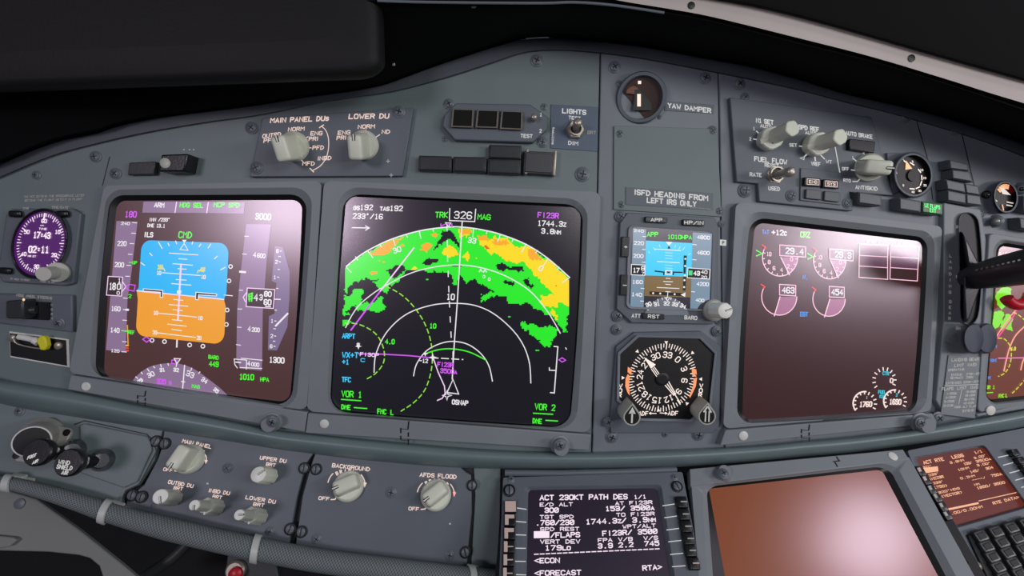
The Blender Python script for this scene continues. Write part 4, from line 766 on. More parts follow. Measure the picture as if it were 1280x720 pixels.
for s,x0,y0,x1,y1 in (('APP',301,92,424,130),('HP/IN',513,108,633,147),('RST',286,636,408,674)):
    b_ = MB(); b_.prism(MAIN, mp(mI,[(x0,y0),(x1,y0+6),(x1,y1),(x0,y1-6)]), .003, .0062, BUTTON); bb = part('push_button', b_, t, .0005); l_ = MB(); text(l_, MAIN, s, mI((x0+x1)/2-len(s)*11,(y0+y1)/2-1), mI((x0+x1)/2+len(s)*11,(y0+y1)/2+2), 5, 1.2, LETW, .0065); part('lettering', l_, bb, smooth=0)
for s,q_ in (('+',[(170,205),(212,207),(206,322),(164,319)]),('-',[(164,420),(203,422),(198,538),(158,535)])):
    b_ = MB(); b_.prism(MAIN, mp(mI,q_), .003, .0062, BUTTON); bb = part('rocker_button', b_, t, .0005); l_ = MB(); cx_2 = (q_[0][0]+q_[2][0])/2+2; cy_2 = (q_[0][1]+q_[2][1])/2; text(l_, MAIN, s, mI(cx_2-10,cy_2), mI(cx_2+10,cy_2+1), 5, 1.2, LETW, .0065); part('lettering', l_, bb, smooth=0)
m = MB(); text(m, MAIN, 'ATT', mI(222,650), mI(274,653), 5.2, 1.2, LETW, .0038); text(m, MAIN, 'BARO', mI(520,660), mI(592,664), 5, 1, LETW, .0038); m.poly(MAIN, mp(mI,[(720,222),(756,225),(755,258),(719,255)]), .0003, LETW); text(m, MAIN, 'P', mI(732,240), mI(745,241), 4.5, 1.2, INK, .0006); part('lettering', m, t, smooth=0)
knob_round(t, MAIN, (888,387.5), (907,388.5), 10, .021, 200, BEIGE2, BEIGE2, 'baro_knob', .95)
m = MB(); M = frameM(MAIN,888,387.5,0,(907,388.5),.021); r_ = MAIN.ppm(888,388); m.lathe(M, [(13*r_,.003),(13*r_,.006),(11*r_,.0075)], KNG, 36); part('knob_collar', m, t)
screws(t, MAIN, [(776,270.5),(772,395)], .0008); screws(t, MAIN, [(901,280,.6),(897,402,.6)])
# ---- radio compass dial
t = thing('radio_compass', 'black round compass dial with double white needle and orange arcs', 'compass dial', MAIN.hit(828,475))
m = MB(); m.prism(MAIN, mp(mR,[(195,45),(560,42),(690,150),(668,660),(0,672),(38,640),(120,160)]), -.0005, .001, GREY); 
m = MB(); m.prism(MAIN, [(x,y) for x,y in mp(mR,[(225,66),(580,60),(684,140),(676,560),(640,600),(100,600),(95,540),(128,140)])], -.0005, .003, PLATE); part('case', m, t, .0006)
oct_ = mp(mR,[(248,92),(570,100),(648,178),(620,440),(520,525),(255,520),(145,420),(150,180)]); oc2 = mp(mR,[(238,80),(576,88),(662,172),(634,448),(526,540),(246,535),(130,428),(136,172)])
m = MB(); m.loops([[MAIN.hit(x,y,.0029) for x,y in oc2],[MAIN.hit(x,y,.0055) for x,y in oc2],[MAIN.hit(x,y,.005) for x,y in oct_],[MAIN.hit(x,y,.0035) for x,y in oct_]], GREY); part('bezel', m, t, .0004)
m = MB(); m.poly(MAIN, oct_, .0036, DIAL); fc = part('dial_face', m, t, smooth=0)
dm = dialmap(mR(372,305), (180/4.235,2/4.235), (-20/4.235,182/4.235)); DL = glow((242,225,215)); m = MB()
for k in range(72):
    m.line(MAIN, [dm(k*5+1.5,.985),dm(k*5+1.5,.83 if k%2 == 0 else .885)], 1.1 if k%2 == 0 else .9, .0040, DL)
for s,deg in (('33',330),('0',360),('3',30),('6',60),('9',90),('12',120),('15',150),('18',180),('21',210),('24',240),('27',270),('30',300)):
    an = deg-326+3; e = math.radians(an); rv = (math.cos(e),math.sin(e)); rtext(m, MAIN, s, dm(an,.665), (rv[0],rv[1]), (-rv[1]-.08*rv[0],rv[0]), 7.8, 1.15, DL, .0040)
part('compass_card', m, fc, smooth=0)
m = MB()
for x,y,an in ((393,118,180),(240,166,135),(532,174,225),(163,306,90),(577,313,270),(503,442,315),(352,478,0)): p = mR(x,y); e = math.radians(an); m.poly(MAIN, [(p[0]+2.6*math.sin(e+k*2*PI/3),p[1]-2.6*math.cos(e+k*2*PI/3)) for k in range(3)], .0042, DL)
for s,x,y in (('V',152,348),('O',150,373),('R',147,397),('V',578,348),('O',576,373),('R',573,397)): text(m, MAIN, s, mR(x-10,y), mR(x+10,y+1), 5.6, 1.1, DL, .0042)
text(m, MAIN, 'ADF', mR(246,494), mR(298,495), 5.6, 1, DL, .0042); text(m, MAIN, 'ADF', mR(402,493), mR(456,494), 5.6, 1, DL, .0042); m.line(MAIN, mp(mR,[(305,494),(340,495)]), 1, .0042, DL); m.line(MAIN, mp(mR,[(312,489),(303,494),(312,499)]), 1, .0042, DL); m.line(MAIN, mp(mR,[(360,492),(396,494)]), 1, .0042, DL); m.line(MAIN, mp(mR,[(388,489),(398,494),(388,499)]), 1, .0042, DL)
part('lettering', m, fc, smooth=0)
OR = glow((245,130,35))
for pts in ([(178,310),(190,285),(200,300),(196,340),(200,400),(188,385),(176,350)],[(190,248),(212,262),(208,278),(215,285),(205,290),(188,275)],[(556,305),(550,350),(520,412),(514,405),(535,350),(538,310)],[(528,255),(552,262),(555,290),(545,285),(552,303),(530,290)]): m = MB(); m.poly(MAIN, mp(mR,pts), .0043, OR); part('warning_flag', m, fc, smooth=0, label='orange warning mark')
m = MB()
m.poly(MAIN, mp(mR,[(274,196),(338,236),(312,258)]), .0046, DL)
for o in (-11,-3.5,4): m.line(MAIN, [mR(326+o,252-o*.75),mR(358+o,297-o*.75)], 1.0, .0047, DL)
for o in (-12,0,12): m.line(MAIN, [mR(392+o*.9,330-o*.7),mR(438+o*.4,395-o*.3)], 1.2, .0047, DL)
m.line(MAIN, mp(mR,[(436,390),(468,440)]), 1.2, .0047, DL); M = frameM(MAIN, *mR(372,312), .004); r_ = 8*MAIN.ppm(828,475); m.lathe(M, [(r_,0),(r_,.0008),(r_*.7,.0012)], DIAL, 28); part('needle', m, fc, smooth=0)
def adf_knob(base, tip, dbl, lab):
    M = frameM(MAIN,*base,0,tip,.021); r_ = 11*MAIN.ppm(*base); Lk = (MAIN.hit(*tip,.021)-MAIN.hit(*base)).length
    def tear(k, z): return [M @ Vector((k*r_*x,k*r_*y,z)) for x,y in [(.95*math.cos(math.radians(a)),.95*math.sin(math.radians(a))-.1) for a in range(150,391,12)]+[(.32,1.05),(.0,1.45),(-.32,1.05)]]
    m = MB(); m.loops([tear(1,.002),tear(1,Lk*.96),tear(.93,Lk)], KNG, True, True, True); k = part('selector_knob', m, t)
    m = MB(); p = tear(.8, Lk*1.004); m.add(p, [list(range(len(p)))], INK); kf = part('knob_face', m, k, smooth=0)
    m = MB()
    def bar(x0,y0,x1,y1,w): 
        a_, b_ = Vector((x0,y0)), Vector((x1,y1)); n_ = (b_-a_).normalized(); n_ = Vector((-n_.y,n_.x))*w
        m.add([M @ Vector((q.x*r_,q.y*r_,Lk*1.012)) for q in (a_+n_,b_+n_,b_-n_,a_-n_)], [[0,1,2,3]], BEIGE2)
    if dbl: bar(-.18,-.65,-.18,.5,.07); bar(.18,-.65,.18,.5,.07); bar(0,1.0,-.4,.35,.08); bar(0,1.0,.4,.35,.08)
    else: bar(0,-.7,0,.4,.09); m.add([M @ Vector((x*r_,y*r_,Lk*1.012)) for x,y in ((0,1.0),(-.38,.3),(.38,.3))], [[0,1,2]], BEIGE2)
    part('arrow_mark', m, kf, smooth=0, label=lab)
adf_knob((781,510),(790,520.5),False,'single white arrow'); adf_knob((871,508),(884,519.5),True,'double white arrow')
screws(t, MAIN, [(771,412,.9),(896,414,.9)],.001); screws(t, MAIN, [(760.5,527.5,.9)],.003); screws(t, MAIN, [(764.5,546,1.1),(872.5,543,1.1),(831,542.5,.6)])
m = MB(); text(m, MAIN, 'INOP', mR(434,585), mR(500,583), 5, 1.1, LETW, .0004); part('lettering', m, t, smooth=0)
# ================================================================== left panel fittings
# display selector panel
t = thing('selector_panel', 'blue grey plate with two ivory knobs lettered MAIN PANEL DUs and LOWER DU', 'switch panel', MAIN.hit(413,178))
q = [(328,147),(517,134),(503,220),(312,221)]
m = MB(); m.prism(MAIN, q, -.0005, .0042, PLATE); pl = part('plate', m, t, .0005)
zs = Z(300,100,2.783); m = MB(); lf = .0045
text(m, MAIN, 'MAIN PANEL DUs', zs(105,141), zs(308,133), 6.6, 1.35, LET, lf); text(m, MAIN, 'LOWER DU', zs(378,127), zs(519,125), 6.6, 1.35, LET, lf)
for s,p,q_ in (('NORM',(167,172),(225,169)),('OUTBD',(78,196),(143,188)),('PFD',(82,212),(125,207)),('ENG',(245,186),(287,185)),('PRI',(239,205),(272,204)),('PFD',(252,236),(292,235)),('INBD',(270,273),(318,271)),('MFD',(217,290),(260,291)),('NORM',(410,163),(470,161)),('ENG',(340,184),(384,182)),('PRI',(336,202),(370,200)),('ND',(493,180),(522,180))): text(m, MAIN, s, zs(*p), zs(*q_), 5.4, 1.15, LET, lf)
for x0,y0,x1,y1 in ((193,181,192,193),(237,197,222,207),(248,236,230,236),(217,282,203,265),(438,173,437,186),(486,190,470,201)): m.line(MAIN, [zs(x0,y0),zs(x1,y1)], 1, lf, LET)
m.line(MAIN, smooth_path(mp(zs,[(283,160),(298,175),(307,200),(308,235),(300,270),(280,298),(254,314)])), 1, lf, LET); m.line(MAIN, mp(zs,[(276,166),(291,156)]), 1.2, lf, LET); m.line(MAIN, mp(zs,[(243,307),(256,320)]), 1.2, lf, LET)
part('lettering', m, pl, smooth=0)
knob_pointer(t, MAIN, (371,183.5), (350,186), 19, .026, 280); knob_pointer(t, MAIN, (457,181.5), (443,184.5), 18.5, .026, 270)
screws(t, MAIN, [(321,210),(499,140)], .0042)
m = MB()
for x,y in ((485,201.5),(489,219)): m.line(MAIN, [(x-2,y),(x+2,y)], 1, .0046, CHIP); m.line(MAIN, [(x,y-2),(x,y+2)], 1, .0046, CHIP)
part('paint_chip', m, pl, smooth=0)
# warning light box
t = thing('warning_light_box', 'raised eight sided box of three dark square lights and a TEST toggle', 'warning panel', MAIN.hit(620,155))
zw = Z(540,110,5.818); m = MB(); m.prism(MAIN, mp(zw,[(175,108),(715,118),(845,210),(838,300),(735,395),(165,378),(75,275),(88,195)]), -.0005, .0055, PLATE); part('case', m, t, .0008)
for q in ([(160,158),(293,163),(286,278),(150,274)],[(340,165),(474,170),(466,282),(328,278)],[(516,172),(648,178),(644,294),(505,288)]):
    H = homog(mp(zw,q)); ol = [H(-.09,-.08),H(1.09,-.08),H(1.09,1.09),H(-.09,1.09)]; m = MB(); n = 4
    m.loops([[MAIN.hit(*p,.005) for p in ol],[MAIN.hit(*p,.0085) for p in ol],[MAIN.hit(*p,.0085) for p in mp(zw,q)],[MAIN.hit(*p,.0075) for p in mp(zw,q)]], paint('worn light frame',(112,106,98),.5)); w = part('light_frame', m, t, .0003)
    m = MB(); m.poly(MAIN, mp(zw,q), .0077, paint('dark lens',(14,13,13),.55,bump=0,spec=.2)); part('lens', m, w, smooth=0)
toggle(t, MAIN, (667,152.5), (667.5,145), 8.5, .012)
m = MB(); text(m, MAIN, 'TEST', zw(643,347), zw(732,351), 5, 1.2, LETW, .0058); text(m, MAIN, '1', zw(786,193), zw(798,194), 5, 1.2, LETW, .0058); text(m, MAIN, '2', zw(780,312), zw(798,313), 5, 1.2, LETW, .0058); part('lettering', m, t, smooth=0)
screws(t, MAIN, [(561,130,.85),(678,178,.9),(556,174,.5),(680,134,.6)])
# dark annunciators beneath
zc = Z(300,100,2.783)
for q, lab in (([(622,262),(737,265),(736,318),(620,315)],'flat dark grey indicator block, first from the left under the three light box'),([(741,266),(858,268),(856,322),(739,319)],'flat dark grey indicator block, second from the left under the three light box'),([(866,225),(980,228),(978,276),(864,272)],'dark grey indicator block stacked directly under the three light box'),([(862,274),(978,277),(976,329),(860,325)],'dark grey indicator block, lower one of the stacked pair')):
    cap_light('indicator_light', lab, mp(zc,q), .0055, BUTTON, 'dark indicator blocks on the left panel')
q = mp(zc,[(990,246),(1094,251),(1090,330),(985,324)]); t = cap_light('indicator_light', 'square dark grey push light with pale edges, right of the indicator blocks', q, .0065, paint('square cap',(66,66,70),.4), None)
m = MB(); m.rbox(frameM(MAIN,657.5,204), .0016,.0165,0,.0065,.0003,STEEL); m.rbox(frameM(MAIN,692,206), .0016,.0165,0,.0065,.0003,STEEL); part('side_clip', m, t)
# lights test switch
t = thing('lights_switch', 'blue placard lettered LIGHTS TEST BRT DIM with a silver toggle', 'switch panel', MAIN.hit(718,160)); m = MB(); m.prism(MAIN, mp(zw,[(865,118),(1212,138),(1205,462),(862,438)]), -.0002, .0006, paint('blue placard',(88,102,122),.5)); pl = part('plate', m, t, .0002)
m = MB(); text(m, MAIN, 'LIGHTS', zw(946,165), zw(1122,178), 6.4, 1.5, LETW, .0009); text(m, MAIN, 'TEST', zw(992,214), zw(1082,222), 4.6, 1.1, LETW, .0009); text(m, MAIN, 'BRT', zw(1130,322), zw(1194,326), 4.6, 1.0, LETD, .0009); text(m, MAIN, 'DIM', zw(990,398), zw(1064,405), 5.2, 1.2, LETW, .0009); text(m, MAIN, 'BAC27TPPS', zw(876,410), zw(884,285), 2.6, .7, LETW, .0009, d=(1,.06)); part('lettering', m, pl, smooth=0)
toggle(t, MAIN, (718.5,163), (722.5,151.5), 12, .017)
# small switch at upper left
t = thing('covered_switch', 'small black guarded switch with a grey button above the left screen', 'switch', MAIN.hit(197,206)); zk = Z(0,0,3.2)
m = MB(); m.prism(MAIN, mp(zk,[(516,650),(622,645),(616,698),(510,700)]), -.0005, .004, BUTTON); part('plate', m, t, .0006)
m = MB(); m.prism(MAIN, mp(zk,[(644,618),(752,614),(738,686),(634,686)]), -.0005, .012, BLKP); gu = part('guard', m, t, .001)
m = MB(); m.lathe(frameM(MAIN, 207,204,.012), [(.0032,0),(.0032,.0006),(.0024,.0010)], KNG, 20); part('button', m, gu)
# clock
zq = Z(0,230,5.536)
t = thing('clock', 'round purple lit clock showing 17:43 and 02:11 on the left edge', 'clock', MAIN.hit(49,305))
m = MB(); m.prism(MAIN, mp(zq,[(80,170),(500,170),(560,205),(505,690),(440,705),(20,680),(-20,620),(40,215)]), -.0005, .003, PLATE); part('case', m, t, .0008)
dq = dialmap(zq(272,412), (188/5.536,4/5.536), (-34/5.536,236/5.536))
m = MB(); m.loops([[MAIN.hit(*p,.0028) for p in ring(dq,1.04)],[MAIN.hit(*p,.0058) for p in ring(dq,1.02)],[MAIN.hit(*p,.0052) for p in ring(dq,.97)],[MAIN.hit(*p,.0034) for p in ring(dq,.95)]], BLKP); part('bezel', m, t)
m = MB(); m.poly(MAIN, ring(dq,.96), .0035, screen((24,10,34),.3)); fc = part('dial_face', m, t, smooth=0)
m = MB(); m.poly(MAIN, ring(dq,.93), .0037, screen((74,20,98),.3)); part('lit_dial', m, fc, smooth=0)
dk = dialmap(zq(279,409), (160/5.536,3/5.536), (-28/5.536,204/5.536)); m = MB(); PKW = glow((250,225,245))
for k in range(60): m.line(MAIN, [dk(k*6,1.0),dk(k*6,.84 if k%5 == 0 else .91)], 1.1 if k%5 == 0 else .8, .0041, PKW)
for s,x,y in (('60',305,256),('50',185,331),('10',399,331),('40',164,484),('20',374,491),('30',252,571)): text(m, MAIN, s, zq(x-19,y), zq(x+19,y+1), 5.2, 1.0, PKW, .0041, True)
part('minute_scale', m, fc, smooth=0)
m = MB(); text(m, MAIN, '17:43', zq(230,352), zq(350,357), 8.4, 1.6, PKW, .0042, True); text(m, MAIN, '02:11', zq(196,452), zq(340,455), 9, 1.7, PKW, .0042, True); text(m, MAIN, 'UTC', zq(278,287), zq(304,288), 2, .8, PKW, .0042); text(m, MAIN, 'TIME', zq(268,310), zq(324,312), 3, .9, PKW, .0042); text(m, MAIN, 'HR ET', zq(192,498), zq(250,501), 2.8, .9, PKW, .0042); m.line(MAIN, [zq(302,245),zq(311,205)], 1.8, .0042, PKW)
part('time_readout', m, fc, smooth=0)
for x,y in ((124,208),(450,208),(56,600)):
    m = MB(); p = zq(x,y); m.rbox(frameM(MAIN,*p,.003), .0078, .0044, 0, .003, .0018, BLKP); part('push_button', m, t)
m = MB(); M = frameM(MAIN,*zq(400,620),.003,(59.5,344),.012); p0 = MAIN.hit(*zq(412,610),.002); m.tube([p0, MAIN.hit(*zq(300,622),.017)], .0042, KNG, 20); m.tube([MAIN.hit(*zq(418,608),.003), MAIN.hit(*zq(396,610),.007)], .0062, KNG, 24); part('set_knob', m, t)
m = MB(); text(m, MAIN, 'CHR', zq(158,167), zq(200,170), 3, .8, LETD, .0033); text(m, MAIN, 'TIME/DATE', zq(356,160), zq(474,165), 3.4, .9, LETD, .0033); text(m, MAIN, 'ET HOLD TO RESET', zq(72,655), zq(210,667), 2.6, .8, LETD, .0033); text(m, MAIN, 'PUSH TO SET', zq(278,672), zq(386,680), 3.0, .8, LETD, .0033); part('lettering', m, t, smooth=0)
m = MB(); text(m, MAIN, 'DO NOT EXTEND THE SPEEDBRAKE LEVER', zq(170,88), zq(584,78), 2.8, .7, LETD, .0003); text(m, MAIN, 'BEYOND THE FLIGHT DETENT IN FLIGHT', zq(170,115), zq(572,104), 2.8, .7, LETD, .0003); part('lettering', m, capt, smooth=0)
# nose wheel steering
zn = Z(0,360,5.143)
t = thing('steering_switch', 'small NOSE WHEEL STEERING switch unit under the clock', 'switch panel', MAIN.hit(50,388)); m = MB(); m.prism(MAIN, mp(zn,[(-30,35),(462,46),(465,285),(-30,225)]), -.0005, .003, PLATE); part('plate', m, t, .0008)
m = MB(); m.poly(MAIN, mp(zn,[(130,82),(316,92),(316,208),(130,198)]), .0032, INK); part('switch_recess', m, t, smooth=0)
m = MB(); m.prism(MAIN, mp(zn,[(35,82),(148,76),(148,200),(35,196)]), .001, .012, BUTTON); part('switch_guard', m, t, .001)
m = MB(); m.tube([MAIN.hit(*zn(165,145),.007), MAIN.hit(*zn(240,140),.006)], .0026, BUTTON, 14); m.prism(MAIN, mp(zn,[(252,90),(300,94),(298,205),(250,202)]), .003, .006, BLKP); part('switch_lever', m, t)
m = MB(); text(m, MAIN, 'NOSE WHEEL STEERING', zn(104,45), zn(336,66), 3.6, .9, LETD, .0034); 
for s,y in (('N',108),('O',138),('R',168),('M',196)): text(m, MAIN, s, zn(327,y), zn(340,y+1), 3, .8, LETD, .0034)
m.poly(MAIN, arcpts(zn(152,75),1.7,1.7,0,345,10), .0122, glow((255,205,140))); part('lettering', m, t, smooth=0); screws(t, MAIN, [(74.5,404,.9)], .003)
# black placard with the yellow tag
t = thing('placard', 'black placard with white edge holding a bent wire pin with yellow tape', 'placard', MAIN.hit(49,437)); m = MB(); m.prism(MAIN, mp(zn,[(58,278),(440,330),(448,512),(64,445)]), -.0003, .0006, WHITE); part('border', m, t, .0002)
m = MB(); m.poly(MAIN, mp(zn,[(62,290),(425,336),(430,500),(68,436)]), .0008, INK); part('black_field', m, t, smooth=0)
for x,y in ((88,322),(380,370)): m = MB(); m.lathe(frameM(MAIN,*zn(x,y),.0007), [(.0025,0),(.0024,.0012),(.0012,.0019)], STEEL, 20); part('stud', m, t)
t = thing('wire_pin', 'bent wire safety pin with white sleeve and yellow tape on the placard', 'pin', MAIN.hit(*zn(190,345)))
m = MB(); m.tube([MAIN.hit(*p,.004) for p in smooth_path(mp(zn,[(88,322),(100,350),(140,368),(210,383),(262,390)]),5)], .0005, STEEL, 8); m.tube([MAIN.hit(*p,.004) for p in mp(zn,[(88,322),(125,312)])], .0005, STEEL, 8); part('wire', m, t)
m = MB(); m.tube([MAIN.hit(*p,.0045) for p in smooth_path(mp(zn,[(122,314),(170,322),(220,335),(248,350)]),5)], [.0019]*10+[.0024]*6, WHITE, 12); part('sleeve', m, t)
m = MB(); cc = MAIN.hit(*zn(268,362),.0045); 
mb_ = [MAIN.hit(*p,.0065) for p in mp(zn,[(240,318),(275,306),(290,325),(300,372),(285,402),(255,400),(245,370),(228,345)])]; lo = [p-NW*.004 for p in mb_]; m.loops([lo,mb_], YEL, True, True, True); part('yellow_tape', m, t, .0008)
# ================================================================== right panel fittings
zr = Z(900,90,4.237); zr2 = Z(900,90,3.368); zg = Z(1040,130,4.8)
t = thing('engine_control_panel', 'blue grey plate lettered N1 SET, SPD REF, FUEL FLOW, ANTISKID with ivory knobs', 'switch panel', MAIN.hit(1000,190))
m = MB(); m.prism(MAIN, mp(zr2,[(42,105),(640,190),(730,520),(545,505),(560,585),(165,545),(160,470),(70,462)]), -.0005, .0035, PLATE); pl = part('plate', m, t, .0006)
m = MB(); lf = .0038
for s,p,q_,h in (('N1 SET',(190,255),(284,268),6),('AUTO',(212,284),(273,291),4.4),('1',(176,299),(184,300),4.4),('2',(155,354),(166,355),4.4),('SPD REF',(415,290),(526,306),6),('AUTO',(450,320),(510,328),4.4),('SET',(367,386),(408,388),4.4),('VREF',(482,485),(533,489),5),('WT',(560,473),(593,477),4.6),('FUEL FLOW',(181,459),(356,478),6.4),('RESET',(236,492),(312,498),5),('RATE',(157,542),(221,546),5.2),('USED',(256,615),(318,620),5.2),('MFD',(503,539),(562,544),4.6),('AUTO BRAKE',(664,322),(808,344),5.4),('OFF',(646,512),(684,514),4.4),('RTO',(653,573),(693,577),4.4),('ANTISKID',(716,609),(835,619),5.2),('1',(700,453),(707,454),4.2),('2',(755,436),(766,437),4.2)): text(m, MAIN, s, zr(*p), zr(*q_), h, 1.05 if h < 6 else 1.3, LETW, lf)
for x0,y0,x1,y1,w in ((193,313,207,326,1.3),(177,355,200,358,1.2),(244,296,246,306,1.3),(420,392,446,396,1.2),(466,431,449,446,1.6),(502,448,505,469,1.8),(533,440,553,460,1.4),(481,336,482,346,1.2),(610,398,638,550,1.2),(442,534,492,540,.9),(572,546,621,552,.9),(708,460,722,472,1.2),(764,447,766,460,1.2),(695,518,712,521,1.1),(703,580,727,580,1.1),(727,580,740,568,1.1)): m.line(MAIN, [zr(x0,y0),zr(x1,y1)], w, lf, LETW)
m.line(MAIN, mp(zr,[(447,448),(424,456),(444,464)]), 1, lf, LETW, True)
part('lettering', m, pl, smooth=0)
def long_knob(base, mid, tip):
    M1 = frameM(MAIN,*base,.0035,mid,.012); p_ = MAIN.ppm(*base); m = MB(); L1 = (MAIN.hit(*mid,.012)-MAIN.hit(*base,.0035)).length
    m.lathe(M1, [(13*p_,0),(13.6*p_,L1*.3),(13.6*p_,L1*.9),(12.4*p_,L1)], BEIGE, 44, 11, .05); k = part('rotary_knob', m, t)
    m = MB(); m.rbox(M1 @ rotz(25), 30*p_, 6.5*p_, L1*.55, L1*1.05, 1.5*p_, BEIGE, seg=2); part('pointer_ear', m, k)
    a_, b_ = MAIN.hit(*base,.0035), MAIN.hit(*tip,.027); M2 = frameM(MAIN,*base,.0035,tip,.027); L2 = (b_-a_).length
    m = MB(); m.lathe(M2, [(9.0*p_,L1*.5),(9*p_,L2*.98),(8*p_,L2)], BEIGE, 44, 11, .06); part('inner_knob', m, k)
    m = MB(); m.lathe(frameM(MAIN,base[0]+1,base[1]+4,.0035,(mid[0]+1,mid[1]+6),.0125), [(1.6*p_,L1*.9),(1.6*p_,L1*1.02)], INK, 12); part('set_screw', m, k)
long_knob((958,175),(966,172),(991,160)); long_knob((1015,182),(1025,179.5),(1051,171))
knob_pointer(t, MAIN, (1083,210), (1099,209), 17, .026, 185)
toggle(t, MAIN, (966,219), (990,214.5), 13, .027)
m = MB(); m.prism(MAIN, mp(zr2,[(545,280),(655,292),(650,342),(545,326)]), .0025, .0065, BLKP); part('indicator_window', m, t, .0006)
screws(t, MAIN, [(989,244.5),(1059,254,.9)], .0035); screws(t, MAIN, [(1083,151,.8)], .001)
m = MB(); m.prism(MAIN, mp(zr,[(428,508),(645,533),(640,705),(425,680)]), .003, .0045, PLATE); mf = part('function_plate', m, t, .0004)
for s,q in (('ENG',[(450,556),(537,563),(535,607),(448,602)]),('SYS',[(548,567),(633,574),(631,618),(546,612)])):
    m = MB(); m.prism(MAIN, mp(zr,q), .004, .0072, BLKP); b_ = part('push_button', m, mf, .0005); m = MB(); H = homog(mp(zr,q)); m.line(MAIN, [H(.14,.18),H(.86,.18),H(.86,.82),H(.14,.82)], .7, .0075, LET, True); text(m, MAIN, s, H(.24,.5), H(.76,.5), 4.2, .8, LET, .0075); part('lettering', m, b_, smooth=0)
for q in ([(458,618),(540,627),(537,678),(455,669)],[(556,629),(636,638),(633,690),(552,680)]): m = MB(); m.prism(MAIN, mp(zr,q), .004, .0065, BTNG); part('blank_button', m, mf, .0005)
# flap gauge
def round_gauge(label, c, rx, ry, tip, th, dmap):
    t = thing('round_gauge', label, 'gauge', MAIN.hit(*c)); m = MB()
    m.loops([[MAIN.hit(*p)-NW*-.0 for p in ring(dmap,1.16)],[MAIN.hit(*p,th*.9) for p in ring(dmap,1.14)],[MAIN.hit(*p,th) for p in ring(dmap,1.08)],[MAIN.hit(*p,th) for p in ring(dmap,1.0)],[MAIN.hit(*p,th*.55) for p in ring(dmap,.98)]], PLATE); part('bezel', m, t)
    m = MB(); m.poly(MAIN, ring(dmap,1.0), th*.56, DIAL); return t, part('dial_face', m, t, smooth=0)
df = dialmap(zg(490,425), (104/4.8,16/4.8), (-10/4.8,118/4.8))
t, fc = round_gauge('black round flap position gauge with orange pointer near the green light', zg(490,425), 0, 0, None, .009, df)
t.location = t.location; m = MB(); m.poly(MAIN, mp(zg,[(444,338),(482,388),(440,394)]), .0056, glow((250,190,130))); part('pointer', m, fc, smooth=0)
m = MB()
for s,x,y in (('2',426,326),('5',484,345),('10',538,395),('15',556,443),('25',558,487),('30',527,520),('40',486,527),('1',388,410),('0',428,487)): text(m, MAIN, s, zg(x-5*len(s),y), zg(x+5*len(s),y+2), 3, .9, DL, .0056)
for x0,y0,x1,y1 in ((432,340,440,348),(470,352,492,366),(518,392,532,410),(538,430,540,455),(538,465,530,488),(525,498,505,507),(494,510,468,508),(385,372,396,362)): m.line(MAIN, [zg(x0,y0),zg(x1,y1)], 1.5, .0056, DL)
m.lathe(frameM(MAIN,*zg(480,430),.005), [(.004,0),(.004,.0012)], INK, 24); part('scale', m, fc, smooth=0)
m = MB(); m.prism(MAIN, mp(zg,[(330,292),(385,292),(440,300),(420,520),(365,545)]), -.0003, .002, PLATE); part('mount', m, t, .0004)
# brake pressure gauge
zb = Z(1160,170,4); dm2 = dialmap(zb(390,305), (54/4,10/4), (-4/4,71/4))
t, fc = round_gauge('small round pressure gauge with red and yellow arc at the right edge', zb(390,305), 0, 0, None, .008, dm2)
m = MB(); AMG = glow((240,170,110)); CR = glow((215,205,195))
for k in range(9): m.line(MAIN, [dm2(-60+k*14,.86),dm2(-60+k*14,.62)], 2.6, .005, AMG if k < 6 else RED)
m.poly(MAIN, mp(zb,[(362,258),(380,262),(415,296),(372,290)]), .0052, CR); m.line(MAIN, mp(zb,[(395,330),(425,336)]), 1.4, .0052, CR); m.line(MAIN, mp(zb,[(393,345),(420,350)]), 1.4, .0052, CR); m.line(MAIN, mp(zb,[(372,345),(378,370)]), 1.4, .0052, AMG); m.line(MAIN, mp(zb,[(338,320),(345,326)]), 1.2, .0052, CR); part('scale', m, fc, smooth=0)
# annunciator cluster by the flap gauge
for q, lab in (([(702,332),(812,358),(825,402),(706,388)],'grey annunciator block on top of the cluster right of the flap gauge'),([(720,392),(828,405),(850,470),(722,448)],'grey annunciator block second from the top of the cluster right of the flap gauge'),([(682,450),(796,475),(804,535),(690,512)],'grey annunciator block in the middle left of the cluster right of the flap gauge'),([(798,475),(880,490),(890,548),(806,536)],'grey annunciator block in the middle right of the cluster right of the flap gauge'),([(692,515),(804,538),(806,600),(692,580)],'grey annunciator block at the bottom left of the cluster right of the flap gauge'),([(806,538),(890,550),(902,612),(808,600)],'grey annunciator block at the bottom right of the cluster right of the flap gauge')):
    cap_light('indicator_light', lab, mp(zg,q), .0085, BTNG, 'grey annunciator cluster')
cap_light('indicator_light', 'grey annunciator block below the ANTISKID lettering', mp(zg,[(160,525),(300,548),(298,614),(158,595)]), .0085, BTNG, 'grey annunciators above the engine screen')
cap_light('indicator_light', 'grey annunciator block directly left of the lit green light', mp(zg,[(404,560),(536,582),(534,652),(404,632)]), .0085, BTNG, 'grey annunciators above the engine screen')
q = mp(zg,[(540,582),(668,598),(665,668),(540,652)]); t = cap_light('indicator_light', 'lit green LE FLAPS EXT annunciator light', q, .0085, paint('green lens',(62,104,70),.4)); m = MB(); LG2 = glow((70,250,110)); H = homog(q)
text(m, MAIN, 'LE FLAPS', H(.12,.32), H(.86,.36), 5, 1.1, LG2, .0096); text(m, MAIN, 'EXT', H(.36,.7), H(.68,.72), 5, 1.1, LG2, .0096); part('lettering', m, t, smooth=0)
